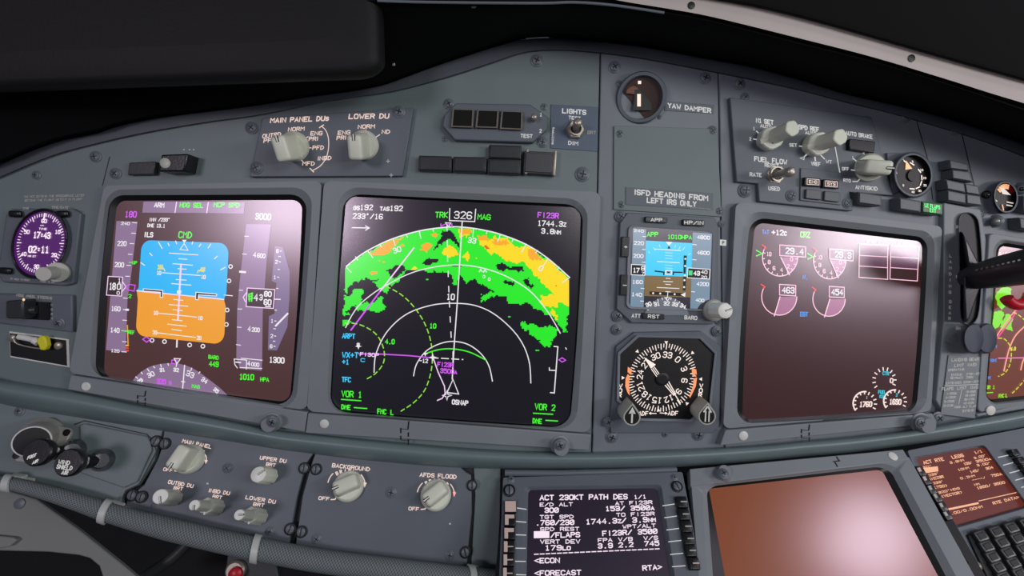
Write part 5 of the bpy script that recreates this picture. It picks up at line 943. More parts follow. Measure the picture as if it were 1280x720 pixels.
cap_light('indicator_light', 'grey annunciator block cut by the right edge under the pressure gauge', mp(zb,[(456,406),(560,424),(560,480),(460,462)]), .008, BTNG); cap_light('indicator_light', 'grey annunciator block cut by the right edge beside the pressure gauge', mp(zb,[(476,296),(560,310),(560,390),(474,372)]), .008, BTNG)
for (x,y), lab in (((1244,276.5),'small silver jack knob between the pressure gauge and right edge screen'),((1232,243),'tiny black push knob left of the pressure gauge'),((1275,236),'small grey push knob right of the pressure gauge')):
    m = MB(); M = frameM(MAIN,x,y,0,(x+3,y+.5),.009); r_ = MAIN.ppm(x,y); k_ = 3.0 if 'tiny' in lab else 5.0; m.lathe(M, [(k_*1.5*r_,-.0004),(k_*1.5*r_,.002),(k_*r_,.003),(k_*r_,.008),(k_*.7*r_,.009)], SCREWM if 'tiny' not in lab else BLKP, 28)
    m.lathe(M, [(k_*.5*r_,.0088),(k_*.5*r_,.0098),(k_*.2*r_,.0102)], STEEL if 'silver' in lab else BLKP, 16); solo('push_knob', m, lab, 'knob')
# landing gear quadrant
t = thing('landing_gear_lever', 'dark landing gear lever arm standing out of its slotted grey panel', 'lever', MAIN.hit(1210,340))
slot = mp(zb,[(158,440),(165,405),(185,390),(215,392),(240,412),(252,450),(262,560),(265,640),(262,760),(246,900),(205,940),(168,900),(165,760),(160,600)])
m = MB(); outq = [(1180,253),(1226,262),(1233,300),(1226,440),(1216,520),(1178,514),(1170,500),(1180,400)]
def near_ring(pts, n=60):
    pts = pts+[pts[0]]; L_ = [0]
    for a_, b_ in zip(pts, pts[1:]): L_.append(L_[-1]+math.hypot(b_[0]-a_[0],b_[1]-a_[1]))
    out = []
    for i in range(n):
        s = L_[-1]*i/n; k = max(j for j in range(len(L_)) if L_[j] <= s+1e-9); k = min(k,len(pts)-2); f = (s-L_[k])/max(1e-9,L_[k+1]-L_[k]); out.append((pts[k][0]+(pts[k+1][0]-pts[k][0])*f, pts[k][1]+(pts[k+1][1]-pts[k][1])*f))
    return out
m.prism(MAIN, outq, -.0004, .004, BEZ); part('quadrant_plate', m, t, .0006)
sl = near_ring(smooth_path(slot,3,True)); m = MB(); m.poly(MAIN, sl, .0043, INK); part('slot', m, t, smooth=0)
m = MB(); m.loops([[MAIN.hit(*p,.0042) for p in near_ring([(c_[0],c_[1]) for c_ in sl])], [MAIN.hit(1211+(p[0]-1211)*1.06,340+(p[1]-340)*1.02,.006) for p in sl], [MAIN.hit(1211+(p[0]-1211)*1.14,340+(p[1]-340)*1.03,.0042) for p in sl]], GREY); part('slot_rim', m, t)
ARMM = paint('lever grey black',(44,46,50),.35)
m = MB(); m.loops([[MAIN.hit(*p,h)+UPW*0 for p in zone] for h,zone in ((.004,[(1202,288),(1222,336),(1222,346),(1206,335)]),(.018,[(1205,294),(1226,333),(1226,346),(1212,340)]))], ARMM, True, True, True); part('strut', m, t, .001)
m = MB(); m.loops([[MAIN.hit(*p,h) for p in zone] for h,zone in ((.004,[(1203,340),(1214,340),(1210,402),(1204,404)]),(.02,[(1205,345),(1228,352),(1212,398),(1207,402)]))], ARMM, True, True, True); part('strut', m, t, .001)
path = [MAIN.hit(1211,347,.006), MAIN.hit(1224,345,.020), MAIN.hit(1250,340,.036), MAIN.hit(1290,332,.056), MAIN.hit(1350,322,.075)]
m = MB(); m.tube(path, [.0070,.0088,.0102,.0108,.0108], ARMM, 24); ar = part('arm', m, t, smooth=60)
m = MB()
for k in range(9):
    x, y = 1219+k*6.6, 337.0-k*1.55; m.poly(MAIN, [(x,y),(x+3.4,y-.9),(x+3.9,y+1.1),(x+.6,y+2)], .030+.004*k, paint('worn lettering',(150,146,140),.5))
part('worn_lettering', m, ar, smooth=0)
m = MB(); cpt = [MAIN.hit(1272+16*math.sin(math.radians(a_)), 364-17*math.cos(math.radians(a_)), .012) for a_ in range(100,250,10)]; m.tube(cpt, [.0038]*len(cpt), RED, 16); part('red_trigger', m, t, smooth=60)
CYL = paint('gear guard grey',(66,74,88),.45)
for x0,x1 in ((1222,1234),(1204,1217)):
    m = MB(); H0 = .004 if x0 > 1210 else .008
    pts = lambda k, s: arcpts((x1+s,423),12.5*k,19*k,0,354,32)
    m.loops([[MAIN.hit(*p,H0) for p in pts(1,-1)],[MAIN.hit(*p,H0+.008) for p in pts(1,0)],[MAIN.hit(*p,H0+.010) for p in pts(.9,0)]], CYL, True, True, True); part('guard_disc', m, t)
m = MB(); m.lathe(frameM(MAIN,1189,423,.004), [(8*.00055,0),(7.6*.00055,.0012),(3*.00055,.0018)], BEZ, 24); part('stud', m, t)
m = MB(); 
for i,s in enumerate('LANDING'): text(m, MAIN, s, (1186.6-i*.1,319.5+i*7.6), (1189.8-i*.1,319.9+i*7.6), 4, .9, LETD, .0045)
for i,s in enumerate('GEAR'): text(m, MAIN, s, (1186-i*.1,348+25+i*0+0), (1186,348), 3, .8, LETD, .0045) if False else text(m, MAIN, s, (1187.2-i*.3,377+i*7.4-18), (1190.2-i*.3,377.3+i*7.4-18), 4, .9, LETD, .0045) if False else None
for i,s in enumerate('GEAR'): text(m, MAIN, s, (1186.4-i*.3,377+i*7.0), (1189.6-i*.3,377.3+i*7.0), 4, .9, LETD, .0045)
text(m, MAIN, 'UP', zb(138,453), zb(154,456), 4, 1, LETD, .0045); text(m, MAIN, 'OFF', zb(140,703), zb(168,706), 3.6, .9, LETD, .0045); text(m, MAIN, 'DN', z2(126,252), z2(146,255), 4, .9, LETD, .0045)
part('lettering', m, t, smooth=0)
t = thing('speed_placard', 'grey placard of white LANDING GEAR LIMIT speeds under the lever guard', 'placard', MAIN.hit(1200,480)); m = MB(); m.prism(MAIN, [(1186,444),(1226,446),(1219,523),(1176,518)], .0042, .0048, BEZ); part('plate', m, t, .0002)
m = MB()
for s,p,q_,h in (('LANDING GEAR',(106,396),(228,392),4),('LIMIT  (IAS)',(118,421),(218,416),4),('OPERATING',(90,442),(163,438),3),('EXTEND   270K-.82M',(104,464),(240,456),3),('RETRACT  235K',(100,478),(204,473),3),('EXTENDED 320K-.82M',(80,501),(234,492),3),('FLAPS  LIMIT  (IAS)',(62,527),(230,517),4),('1-250K',(84,548),(130,546),3),('2-250K',(78,566),(126,563),3),('5-250K',(72,584),(120,581),3),('10-210K',(66,602),(116,600),3),('15-200K',(170,540),(216,537),3),('25-190K',(166,557),(214,553),3),('30-175K',(162,574),(210,571),3),('40-162K',(158,591),(208,588),3),('230K ALT FLAP',(118,608),(216,604),3),('EXTEND',(155,626),(206,622),3)): text(m, MAIN, s, z2(*p), z2(*q_), h, .75, LETP, .005)
m.line(MAIN, mp(z2,[(75,512),(234,505)]), .8, .005, LETP); m.line(MAIN, mp(z2,[(152,530),(138,595)]), .8, .005, LETP)
part('lettering', m, t, smooth=0)
# ================================================================== lower left panel (tilted)
zl = Z(0,500,3.272); zv = Z(0,510,5.142); zk2 = Z(180,535,5.142); zf = Z(330,540,4)
lowb = [(x, y-2) for x, y in resamp(LED_B, span(-25,630,30))]
def low_plate(name, label, pts, mat, h0=-.004, h1=0.0, cat='instrument panel'):
    cx, cy = sum(p[0] for p in pts)/len(pts), sum(p[1] for p in pts)/len(pts); t = thing(name, label, cat, LOW.hit(cx,cy)); m = MB(); m.prism(LOW, pts, h0, h1, mat); part('plate', m, t, .0005); return t
def top_between(x0, x1, n=12, dy=-2): return [(x, y+dy) for x, y in resamp(LED_B, span(x0,x1,n))]
m = MB(); m.prism(LOW, top_between(-25,632,20,-8)+[(632,760),(560,740),(400,712),(300,690),(160,655),(60,620),(-25,602)], -.012, -.0045, DARK); solo('panel_backing', m, 'black backing showing in the gaps around the lower left knob panels', 'backing')
vent = low_plate('lower_panel', 'dark grey lower left panel carrying the air outlet and air knobs', top_between(-25,203)+[(196,560),(193,575),(172,607),(158,614),(152,622),(149,650),(60,622),(-25,602)], GREEN)
m = MB(); m.line(LOW, mp(zl,[(305,100),(345,85),(600,140),(625,165),(640,210),(570,345),(515,370),(505,390)]), 1.3, .0003, INK); m.prism(LOW, mp(zl,[(325,105),(345,95),(600,148),(612,170),(620,205),(560,335),(505,360),(330,300)]), .0002, .0016, GREEN); part('cover_plate', m, vent, .0012)
screws(vent, LOW, [(25,514,.8)])
brt = low_plate('brightness_panel', 'blue grey lower panel with five brightness knobs lettered from MAIN PANEL to LOWER DU', top_between(205,392)+[(382,580),(371,621),(360,682),(300,674),(200,652),(155,638),(160,622),(180,606),(197,574),(202,560)], PLATE, cat='switch panel')
bkg = low_plate('background_panel', 'blue grey lower panel with two ivory knobs lettered BACKGROUND and AFDS FLOOD', top_between(394,574)+[(582,590),(589,594),(590,640),(585,690),(582,726),(480,716),(368,690),(378,620),(388,584)], PLATE, cat='switch panel')
gap = low_plate('filler_strip', 'dark greenish filler strip between the lower left panels and the keypad unit', top_between(592,626)+[(625,650),(619,745),(586,745),(590,690),(594,620)], GREEN, -.008, -.003, 'filler strip')
m = MB()
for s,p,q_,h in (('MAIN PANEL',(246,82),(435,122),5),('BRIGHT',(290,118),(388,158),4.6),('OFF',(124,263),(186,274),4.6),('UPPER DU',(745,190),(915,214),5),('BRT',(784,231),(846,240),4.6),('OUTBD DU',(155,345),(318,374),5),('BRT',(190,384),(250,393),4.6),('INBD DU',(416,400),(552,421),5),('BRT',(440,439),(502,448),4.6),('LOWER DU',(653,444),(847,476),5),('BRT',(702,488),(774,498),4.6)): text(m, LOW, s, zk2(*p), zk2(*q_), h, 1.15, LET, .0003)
m.line(LOW, smooth_path(mp(zk2,[(385,162),(400,185),(400,215)])), 1.2, .0003, LET); m.poly(LOW, mp(zk2,[(390,205),(410,208),(396,232)]), .0003, LET); m.line(LOW, mp(zk2,[(195,276),(215,277),(232,265)]), 1.1, .0003, LET); m.line(LOW, [zk2(408,357)]*2, 2, .0003, CHIP)
part('lettering', m, brt, smooth=0)
m = MB()
for s,p,q_,h in (('BACKGROUND',(340,166),(530,187),5.4),('OFF',(272,330),(328,335),5),('AFDS FLOOD',(778,213),(963,225),5.6),('OFF',(722,382),(776,386),5)): text(m, LOW, s, zf(*p), zf(*q_), h, 1.3, LET, .0003)
for cx_1, cy_1, rr_, mt in ((410,270,92,LET),(857,318,92,LET)):
    C1 = zf(cx_1,cy_1)
    for i,ch in enumerate('BRIGHT'):
        an = -33+i*15; e = math.radians(an); rtext(m, LOW, ch, (C1[0]+rr_/4*.9*math.sin(e),C1[1]-rr_/4*.82*math.cos(e)), (math.cos(e)*.9,math.sin(e)+.08), (-math.sin(e)-.1,math.cos(e)), 4.8, 1.1, mt, .0003)
    m.line(LOW, arcpts(C1,23,22,-78,-45,8), 1.2, .0003, mt); m.line(LOW, arcpts(C1,24,23,52,80,8), 1.2, .0003, mt); p = arcpts(C1,24,23,80,81,1)[0]; m.poly(LOW, [(p[0]-2,p[1]-1),(p[0]+2.4,p[1]),(p[0]-.5,p[1]+6)], .0003, LET if cx_1 < 500 else glow((240,140,140)))
m.line(LOW, mp(zf,[(335,338),(355,337),(365,320)]), 1.3, .0003, LET); m.line(LOW, mp(zf,[(785,387),(805,385),(815,368)]), 1.3, .0003, LET); m.line(LOW, [zf(930,459)]*2, 2, .0003, CHIP)
part('lettering', m, bkg, smooth=0)
knob_pointer(brt, LOW, (238,574), (221,571), 18.5, .019, 78); knob_round(brt, LOW, (338,595), (322.5,593), 10.5, .019, 225, BEIGE, BEIGE2); knob_round(brt, LOW, (219,622.5), (200,620.5), 10, .022, 120, KNG, BEIGE2)
knob_dual(brt, LOW, (271,634), (258,632), (243,631.5), 10.5, .014, 6.5, .030, 100, KNG, KNG, BEIGE2, ang2=110); knob_dual(brt, LOW, (325,646), (313,643.5), (299,643.5), 10.5, .013, 6.5, .028, 100, KNG, KNG, BEIGE2, ang2=190)
knob_pointer(bkg, LOW, (436,608), (431,604.5), 19, .013, 30); knob_pointer(bkg, LOW, (545,619), (543,616), 19, .013, 42)
screws(brt, LOW, [(284.5,585,.8),(337.5,664,.7),(191.5,632,.4)]); screws(bkg, LOW, [(489,615.5,.9),(396,673.5,.8),(562,694,.8)])
for par,pts in ((brt,[(195.5,551.5),(206.5,554.5),(380.5,585),(363,661)]),(bkg,[(395.5,586.5),(377,664.5),(590,606.5),(581.5,690)]),(vent,[(166,619),(177.5,621)])):
    for x,y in pts: put(SLOT, 'quarter_turn_fastener', par, LOW, x, y, .0, .78, random.choice((5,20,-10)))
# air outlet
t = thing('air_outlet', 'round metal air outlet tube on a square alloy flange at the lower left', 'air vent', LOW.hit(45,556))
m = MB(); m.prism(LOW, mp(zv,[(235,88),(262,86),(445,130),(455,160),(420,230),(380,300),(180,355),(100,345),(82,320),(88,285),(165,160)]), .0, .003, ALU); part('flange', m, t, .0006)
M = frameM(LOW,52,545,.003,(40,552),.022); p_ = LOW.ppm(48,550); Lo = (LOW.hit(40,552,.022)-LOW.hit(52,545,.003)).length; m = MB()
m.lathe(M, [(24*p_,0),(21*p_,Lo*.15),(19.5*p_,Lo*.3),(19.5*p_,Lo*.97),(19*p_,Lo)], ALU, 48); nz_ = part('nozzle', m, t)
m = MB(); rr_ = [[M @ Vector((k*p_*math.cos(a_*PI/24),k*p_*math.sin(a_*PI/24),z)) for a_ in range(48)] for k,z in ((19.4,Lo*.99),(19.0,Lo*1.02),(17.6,Lo*1.02))]; m.loops(rr_, SHEEN); part('bright_lip', m, nz_)
m = MB(); m.lathe(M, [(17.6*p_,Lo*1.012),(17.0*p_,Lo*1.014)], INK, 40); part('dark_bore', m, nz_)
for x,y in ((232,112),(428,158),(105,305)): m = MB(); m.lathe(frameM(LOW,*zv(x,y),.003), [(.0022,-.0003),(.0022,.0003),(.0016,.0004)], INK, 16); part('bolt_hole', m, t)
def air_knob(label, c, h, lines, arm):
    t = thing('ventilation_pull', label, 'pull knob', LOW.hit(*arm[0])); M = frameM(LOW,*c,h); p_ = LOW.ppm(*c)*(1-h/.3); r_ = 18.5*p_; m = MB()
    m.lathe(M, [(r_*.5,-.012),(r_*.8,-.008),(r_,-.004),(r_,-.001),(r_*.9,0)], BLKP, 48); part('knob', m, t)
    m = MB(); m.tube([LOW.hit(*arm[0],.004), LOW.hit(*arm[1],h*.35), LOW.hit(c[0]+2,c[1]-1,h-.009)], [.0042,.0042,.0062], BLKP, 20); part('shaft', m, t)
    m = MB(); m.tube([LOW.hit(*arm[0],.0), LOW.hit(arm[0][0]-.8,arm[0][1]+.1,.003), LOW.hit(arm[0][0]-2,arm[0][1]+.4,.006), LOW.hit(arm[0][0]-3.5,arm[0][1]+.7,.0095)], [.0072,.0072,.0066,.0044], DULLC, 28); part('chrome_collar', m, t)
    m = MB()
    for s,p,q_,hh in lines: text(m, LOW, s, zv(*p), zv(*q_), hh, 1.3, LETW, h+.0004)
    part('lettering', m, t, smooth=0)
air_knob('black round pull knob lettered WIND SHIELD AIR on a chrome collar', (84.5,578.5), .030, [('WIND',(374,345),(450,354),5.6),('SHIELD',(364,375),(466,388),5.6),('AIR',(396,412),(438,418),5.6)], ((129,575),(112,577)))
air_knob('black round pull knob lettered FOOT AIR in front of the air outlet', (45.5,565.5), .030, [('FOOT',(176,322),(234,300),5),('AIR',(208,352),(246,338),5)], ((93,563),(72,566)))
# fabric covered conduit
wv = bpy.data.materials.new('woven sleeve'); wv.use_nodes = True; nt = wv.node_tree; bs = nt.nodes['Principled BSDF']; bs.inputs['Roughness'].default_value = .75
uvn = nt.nodes.new('ShaderNodeUVMap'); w1 = nt.nodes.new('ShaderNodeTexChecker'); w1.inputs['Scale'].default_value = 1; w1.inputs['Color1'].default_value = lin((128,138,140))+(1,); w1.inputs['Color2'].default_value = lin((84,92,96))+(1,)
nt.links.new(uvn.outputs['UV'], w1.inputs['Vector']); nt.links.new(w1.outputs['Color'], bs.inputs['Base Color']); bp = nt.nodes.new('ShaderNodeBump'); bp.inputs['Strength'].default_value = .6; bp.inputs['Distance'].default_value = .0006; nt.links.new(w1.outputs['Fac'], bp.inputs['Height']); nt.links.new(bp.outputs['Normal'], bs.inputs['Normal'])
cp = smooth_path([(-40,596),(0,602.5),(20,606),(60,616),(100,628.5),(140,642),(200,658.5),(260,673),(320,686),(400,701),(480,711),(560,721),(640,730)],6)
CH = .009; cpath = [LOW.hit(x,y,CH) for x,y in cp]; crad = [(7.6+6.2*min(1,max(0,(x+10)/220)))*LOW.ppm(x,y)*.97 for x,y in cp]
m = MB(); m.tube(cpath, crad, wv, 24); con = solo('sleeved_conduit', m, 'thick grey woven sleeve cable bundle sagging along the bottom of the lower left panels', 'cable', smooth=80)
me = con.data; uvl = me.uv_layers.new(name='UVMap'); me.uv_layers.active = uvl
dist = [0]
for p0_, p1_ in zip(cpath, cpath[1:]): dist.append(dist[-1]+(p1_-p0_).length)
for pl_ in me.polygons:
    vs = [me.loops[li].vertex_index for li in pl_.loop_indices]; ks = [v%24 for v in vs]
    for li, v, k_ in zip(pl_.loop_indices, vs, ks):
        if max(ks)-min(ks) > 12 and k_ < 12: k_ += 24
        uvl.data[li].uv = (dist[v//24]/.00095, k_*1.5)
def tie(label, i, ang, tail):
    p = cpath[i]; d_ = nrm(cpath[i+1]-cpath[i-1]); a_ = nrm(d_.cross(LOW.n)); b_ = nrm(a_.cross(d_)); r_ = crad[i]+.0004; t = thing('cable_tie', label, 'cable tie', p, 'white cable ties on the sleeved bundle'); rings = []
    for k in range(33):
        e = 2*PI*k/32; o_ = a_*math.cos(e)+b_*math.sin(e); sl_ = d_*(.0022*math.sin(e+.6))
        rings.append([p+o_*(r_)+d_*.0022+sl_, p+o_*(r_+.0011)+d_*.002+sl_, p+o_*(r_+.0011)-d_*.002+sl_, p+o_*r_-d_*.0022+sl_])
    m = MB(); m.loops(rings, TIE); part('strap', m, t)
    e = math.radians(ang); o_ = a_*math.cos(e)+b_*math.sin(e); c_ = p+o_*(r_+.0012); M = Matrix(((d_.x,a_.x,o_.x,c_.x),(d_.y,a_.y,o_.y,c_.y),(d_.z,a_.z,o_.z,c_.z),(0,0,0,1))); M.normalize() if False else None
    o2 = nrm(d_.cross(o_)); M = Matrix(((d_.x,o2.x,o_.x,c_.x),(d_.y,o2.y,o_.y,c_.y),(d_.z,o2.z,o_.z,c_.z),(0,0,0,1))); m = MB(); m.rbox(M, .0085,.0052,-.001,.0034,.0008,TIE); m.rbox(M @ Matrix.Translation((tail,0,.001)), .007,.0028,0,.0014,.0003,TIE); part('tie_head', m, t); return t
def idx(x): return min(range(len(cp)), key=lambda i: abs(cp[i][0]-x))
tie('white cable tie around the sleeved bundle below the WIND SHIELD AIR panel', idx(132), 68+180 if False else 255, .007); tie('white cable tie around the sleeved bundle under the BACKGROUND knob panel seam', idx(318), 262, .004); tie('white cable tie around the sleeved bundle at the far left edge', idx(10), 250, .006); tie('grey white cable tie near the right end of the sleeved bundle', idx(586), 250, .004)
# footwell
def deep(x, y, h): return LOW.hit(x, y, h)
m = MB(); op = [(-25,604),(45,624),(100,664),(155,708),(215,760),(140,760),(124,708),(112,698),(98,694),(60,690),(-25,688)]; m.prism(LOW, op, -.034, -.030, LINER)
ft = solo('footwell_lining', m, 'flat grey sidewall lining panel in the lower left corner under the sleeved bundle', 'lining panel', .0008)
m = MB(); M = frameM(LOW,25,629.5,-.030); m.lathe(M, [(.0036,0),(.0034,.0008),(.0012,.0013)], SCREWM, 20); so = part('screw', m, ft)
m = MB(); m.prism(LOW, [(-25,668),(16,672),(21,675),(12,683),(-25,690)], -.030, -.026, LINER); part('ledge', m, ft, .0006)
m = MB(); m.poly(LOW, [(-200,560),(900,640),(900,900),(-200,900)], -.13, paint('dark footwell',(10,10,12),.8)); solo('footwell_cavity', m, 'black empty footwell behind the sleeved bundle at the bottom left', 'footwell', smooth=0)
m = MB(); m.tube([LOW.hit(x,y,-.06) for x,y in smooth_path([(245,668),(232,682),(215,698),(190,715),(160,735)],5)], .004, paint('dark hose',(58,58,60),.4), 14); solo('hose', m, 'dark thin hose hanging in the black footwell', 'hose')
t = thing('latch_fitting', 'small dark bracket with a red and brass fitting under the sleeved bundle', 'fitting', LOW.hit(300,712,-.015)); m = MB(); m.prism(LOW, [(284,690),(345,700),(352,745),(278,745)], -.026, -.018, paint('dark bracket',(48,50,54),.5)); part('bracket', m, t, .001)
m = MB(); m.lathe(frameM(LOW,296,712,-.018), [(.0062,0),(.0062,.003),(.005,.0042)], STEEL, 24); part('brass_ring', m, t); m = MB(); m.lathe(frameM(LOW,295,717,-.0138), [(.0045,0),(.0042,.002),(.002,.0032)], RED, 24); part('red_button', m, t)
# ================================================================== forward aisle stand
m = MB(); m.prism(CDUS, [(632,596),(850,592),(900,800),(610,800)], -.010, -.004, DARK); solo('aisle_backing', m, 'black gap backing around the left keypad unit', 'backing')
zcd = Z(600,560,4.267); zky = Z(560,580,5.142)
t = thing('flight_computer', 'left keypad unit with black screen of white text headed ACT 230KT PATH DES', 'control unit', CDUS.hit(745,650))
def cdu_body(sf, outer, scr, t, mat, rs=.03):
    O = rrect(outer, .012); H = homog(scr); A_ = rrect([H(-.035,-.03),H(1.035,-.03),H(1.035,1.03),H(-.035,1.03)], rs); Sx = rrect(scr, rs); m = MB(); top = [sf.hit(x,y,.004) for x,y in O]
    m.loops([[p-sf.n*.008 for p in top], top, [sf.hit(x,y,.004) for x,y in A_], [sf.hit(x,y,.0005) for x,y in Sx]], mat); return part('case', m, t, .0004), Sx
cb, Sx = cdu_body(CDUS, [(629,597),(853,590),(893,800),(621,800)], [(660.5,612.7),(821.5,610.4),(849,800),(657,800)], t, PLATE)
m = MB(); m.poly(CDUS, Sx, .0006, screen((24,14,32),.3)); sc = part('screen', m, t, smooth=0)
CW = screen((255,236,250),.3); m = MB()
for s,p,q_,h in (('ACT 230KT PATH DES',(318,265),(788,259),6.8),('1/1',(820,262),(888,259),5.4),('E/D ALT',(318,302),(496,300),5.2),('AT FI23R',(720,296),(920,289),5.2),('30@',(344,332),(420,331),6.6),('153/ 35@@a',(668,324),(928,318),6.4),('TGT SPD',(318,368),(500,366),5.2),('TO FI23R',(726,357),(932,350),5.2),('.76@/23@',(296,399),(503,396),6.8),('1744.3z/ 3.9nm',(564,394),(936,380),6.8),('SPD REST',(320,433),(530,431),5.2),('WPT/ALT',(760,420),(938,413),5.2),('/FLAPS',(376,465),(534,462),6.8),('FI23R/ 35@@',(652,456),(946,443),6.8),('VERT DEV',(320,500),(535,498),5.6),('FPA V/B  V/S',(628,493),(950,478),5.4),('179lo',(346,533),(482,531),6.8),('3.9 2.2  745',(628,523),(956,507),6.6),('<ECON',(290,601),(426,599),6.8),('RTA>',(866,641),(972,634),6.8),('<FORECAST',(290,668),(540,664),6.8)): text(m, CDUS, s, zcd(*p), zcd(*q_), h, 1.4, CW, .0008, True)
m.poly(CDUS, mp(zcd,[(287,444),(370,443),(370,480),(287,481)]), .0008, CW); m.dash(CDUS, mp(zcd,[(290,567),(965,537)]), 1.3, .0008, CW, 5, 2.2)
part('screen_text', m, sc, smooth=0)
PKK = paint('pale key face painted as lit',(222,196,186),.45)  # pink-white lit look of the black keys, put into a pale colour
for i,(x,y) in enumerate(((637.8,634.9),(637.2,651.3),(636.6,668.2),(636,684.8),(635.5,701.2),(635,718))):
    M = frameM(CDUS,x,y,.004); p_ = CDUS.ppm(x,y); m = MB(); m.rbox(M, 15*p_, 15*p_, 0, .003, .0006, BLKP, top=.92); k = part('line_select_key', m, t)
    m = MB()
    if i == 0: m.rbox(M, 13.4*p_, 12.6*p_, .0028, .0034, .0002, PKK, seg=1)
    else: m.rbox(M @ Matrix.Translation((-4*p_,0,0)), 4.6*p_, 12*p_, .0028, .0034, .0002, PKK, seg=1); m.rbox(M @ Matrix.Translation((1.5*p_,(3.5 if i < 3 else 0)*p_,0)), 8*p_, (4.5 if i < 3 else 1.4)*p_, .0028, .0034, .0002, PKK, seg=1)
    part('key_face', m, k, label='pale key face painted as lit')
for x,y in ((851,629),(853.6,644.4),(856.6,659.6),(859.4,674.8),(862,689.6),(866,705.5)):
    M = frameM(CDUS,x,y,.004); p_ = CDUS.ppm(x,y); m = MB(); m.rbox(M, 14*p_, 14*p_, 0, .003, .0006, BLKP, top=.92); k = part('line_select_key', m, t); m = MB(); m.rbox(M @ Matrix.Translation((2*p_,0,0)), 8*p_, 1.5*p_, .0028, .0034, .0001, PKK if y > 700 else KNG, seg=1); part('key_face', m, k)
for x0,y0,x1,y1 in ((445,283,503,291),(440,369,502,374),(438,455,500,457),(436,541,498,542),(434,625,498,626),(440,711,500,713)): m = MB(); m.line(CDUS, [zky(x0,y0),zky(x1,y1)], 1.1, .0043, LETW); part('key_line', m, cb, smooth=0)
for x0,y0,x1,y1 in ((975,308,1036,299),(985,372,1048,363),(996,437,1060,429),(1006,500,1072,493),(1016,568,1082,561),(1026,633,1094,628)): m = MB(); m.line(CDUS, [zcd(x0,y0),zcd(x1,y1)], 1.1, .0043, LETW); part('key_line', m, cb, smooth=0)
m = MB(); m.tube([MAIN.hit(x,y,.004) for x,y in ((631,591),(700,591.5),(775,590),(845,587))], .0024, PLATE, 12); part('top_bar', m, t)
put(SLOT,'quarter_turn_fastener',t,CDUS,636.5,613.5,.004,.85,0); put(SLOT,'quarter_turn_fastener',t,CDUS,846,608.5,.004,.8,20); put(SCREW,'screw',t,CDUS,639,599.5,.004,.6); put(SCREW,'screw',t,CDUS,843,597,.004,.6)
# lower display
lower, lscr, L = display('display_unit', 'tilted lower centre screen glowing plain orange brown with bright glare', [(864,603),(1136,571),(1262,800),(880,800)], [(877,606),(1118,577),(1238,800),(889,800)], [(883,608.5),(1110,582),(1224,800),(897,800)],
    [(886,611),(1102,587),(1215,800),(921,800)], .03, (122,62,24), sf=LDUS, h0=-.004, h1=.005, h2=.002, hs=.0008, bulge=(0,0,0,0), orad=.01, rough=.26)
t = thing('fascia_strip', 'tilted grey strip above the orange lower screen with one screw and a white button', 'fascia strip', LDUS.hit(1000,580)); m = MB(); m.prism(LDUS, [(862,586),(1129,561.5),(1137,575),(863,608)], -.002, .0056, BEZ); part('strip', m, t, .0006)
m = MB(); M = frameM(LDUS,1116,570.5,.0056); m.lathe(M, [(.0030,-.0003),(.0030,.0004),(.0022,.0007)], WHITE, 24); part('white_button', m, t)
M = frameM(LDUS,904,592,.0056); r_ = 8*LDUS.ppm(904,592); m = MB(); m.lathe(M, [(r_*1.3,-.0004),(r_*1.2,.001),(r_,.004),(r_*.9,.005)], BEZ, 32); part('stud', m, t); put(SCREW,'screw',t,LDUS,904,592,.0106,.9)
m = MB()
for p in ([(1046,571),(1049,576)],[(1042,577),(1050,576)],[(1044,578),(1047,583)]): m.line(LDUS, p, 1.3, .0059, INK)
part('hinge_joint', m, t, smooth=0)
m = MB(); m.prism(LDUS, [(855,590),(1140,562),(1290,820),(872,820)], -.012, -.0045, DARK); solo('aisle_backing', m, 'black gap backing around the orange lower screen', 'backing')
# right keypad unit
t = thing('flight_computer', 'right keypad unit with reddish brown screen headed ACT RTE LEGS', 'control unit', CD2S.hit(1200,620))
zd = Z(1130,530,3.787)
cb, Sx = cdu_body(CD2S, [(1134,563),(1300,531),(1420,700),(1230,800)], [(1144.5,573.6),(1229,558.5),(1282,632),(1194.7,656.7)], t, PLATE, .05)
m = MB(); m.poly(CD2S, Sx, .0006, screen((98,42,32),.2)); sc = part('screen', m, t, smooth=0)
OW = screen((255,190,150),.2); m = MB()
for s,p,q_,h in (('ACT RTE',(90,184),(188,165),5),('LEGS',(226,158),(282,147),5),('1/1',(332,136),(370,128),4),('321^',(90,206),(132,198),3.4),('3.9NM',(216,184),(284,170),3.6),('3.00^',(330,162),(390,148),3.6),('153/',(282,190),(322,182),4),('3500a',(340,178),(410,164),4),('233^',(116,243),(166,233),3.6),('10NM',(254,218),(308,206),3.6),('3.00^',(344,196),(412,184),3.6),('145/',(312,228),(356,218),4),('304',(386,212),(422,204),4),('(NZ23R',(118,262),(188,248),4),('0.2NM',(266,258),(336,244),3.6),('233^',(138,281),(188,271),3.6),('----/',(322,266),(386,253),3.6),('750A',(412,246),(464,236),4),('(750)',(140,302),(206,290),4),('NM',(332,288),(358,283),3.6),('320^HDG',(162,326),(264,303),3.6),('1850/ 3500',(344,304),(478,275),4),('(VECTOR)',(176,344),(276,322),4),('RTE DATA>',(420,376),(545,345),4.4),('L.00/0.00NM',(205,428),(372,390),4)): text(m, CD2S, s, zd(*p), zd(*q_), h, 1.15, OW, .0008, True)
m.poly(CD2S, mp(zd,[(86,208),(160,200),(163,224),(92,234)]), .0008, OW); m.dash(CD2S, mp(zd,[(355,364),(530,325)]), 1.1, .0008, OW, 4, 1); m.line(CD2S, mp(zd,[(205,405),(350,375)]), 2.5, .0008, OW)
part('screen_text', m, sc, smooth=0)
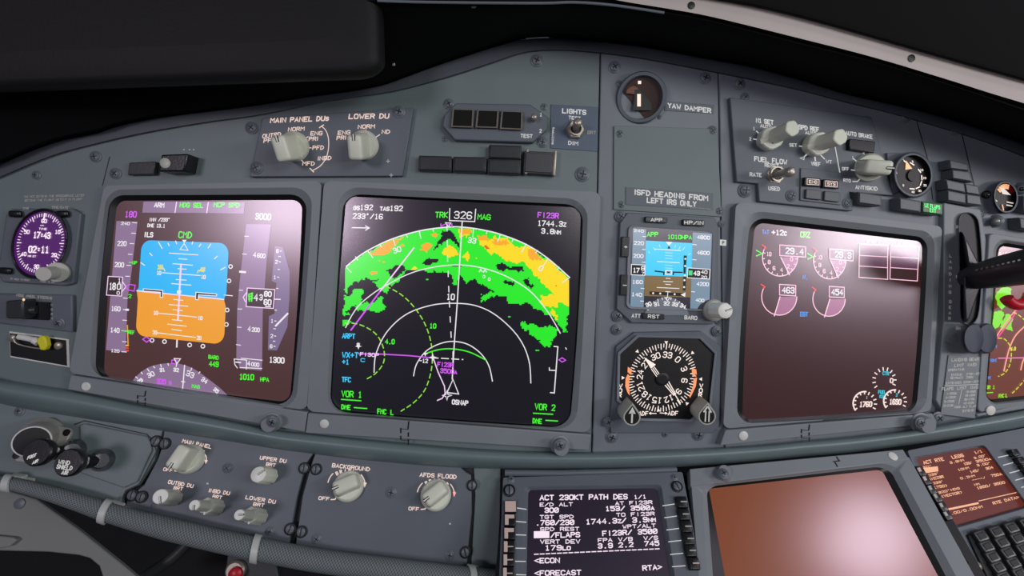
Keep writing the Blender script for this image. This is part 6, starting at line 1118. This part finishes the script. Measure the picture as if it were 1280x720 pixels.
for x,y in ((65,227),(90,268),(115,312),(140,350),(167,393),(188,434)):
    p = zd(x,y); M = frameM(CD2S,*p,.004); p_ = CD2S.ppm(*p); m = MB(); m.rbox(M, 10*p_, 13*p_, 0, .004, .0006, BLKP, top=.9); k = part('line_select_key', m, t); m = MB(); m.rbox(M @ Matrix.Translation((-2*p_,2*p_,0)), 4*p_, 5*p_, .0038, .0044, .0002, PKK if y < 280 else KNG, seg=1); part('key_face', m, k)
for x,y in ((508,140),(536,176),(560,212),(585,246),(610,282)):
    p = zd(x,y); M = frameM(CD2S,*p,.004); p_ = CD2S.ppm(*p); m = MB(); m.rbox(M, 10*p_, 9*p_, 0, .004, .0006, BLKP, top=.9); part('line_select_key', m, t)
for x0,y0,x1,y1 in ((446,158,492,148),(470,195,515,183),(500,232,545,220),(528,266,568,255),(556,300,600,290)): m = MB(); m.line(CD2S, [zd(x0,y0),zd(x1,y1)], 1.1, .0043, LETW); part('key_line', m, cb, smooth=0)
m = MB(); kp = mp(zd,[(300,525),(620,440),(800,640),(430,800)]); m.prism(CD2S, kp, .0035, .0055, DARK); kpd = part('keypad', m, t, .0006)
def key_at(x, y, w=9.6, hh=11, nm='key'):
    p = zd(x,y); M = frameM(CD2S,*p,.0055); p_ = CD2S.ppm(*p); m = MB(); m.rbox(M, w*1.75*p_, hh*1.25*p_, 0, .003, .0007, BUTTON, top=.9); m.rbox(M, w*1.05*p_, hh*.62*p_, .0028, .0034, .0002, DARK, seg=1); return part(nm, m, kpd)
for r_i in range(5):
    for c_i in range(5):
        x = 352+c_i*72+r_i*27; y = 530-c_i*19.5+r_i*49
        if x < 640 and y < 760: key_at(x, y)
m = MB(); m.tube([CD2S.hit(*zd(232,585),.004), CD2S.hit(*zd(240,590),.012), CD2S.hit(*zd(278,655),.012), CD2S.hit(*zd(290,655),.004)], .0026, BLKP, 14); hd = part('handle', m, t)
m = MB(); m.lathe(frameM(CD2S,*zd(236,588),.0135), [(.0024,-.001),(.0022,.001),(.001,.0016)], CHROME, 18); part('chrome_tip', m, hd)
m = MB(); m.lathe(frameM(CD2S,*zd(336,672),.004), [(.003,0),(.0028,.002),(.001,.003)], STEEL, 18); part('brass_fastener', m, t)
put(SLOT,'quarter_turn_fastener',t,CD2S,*zd(222,512),.004,.6,0)
m = MB(); m.prism(CD2S, [(1124,566),(1310,528),(1460,700),(1230,830)], -.014, -.006, DARK); solo('aisle_backing', m, 'black gap backing around the right keypad unit', 'backing')
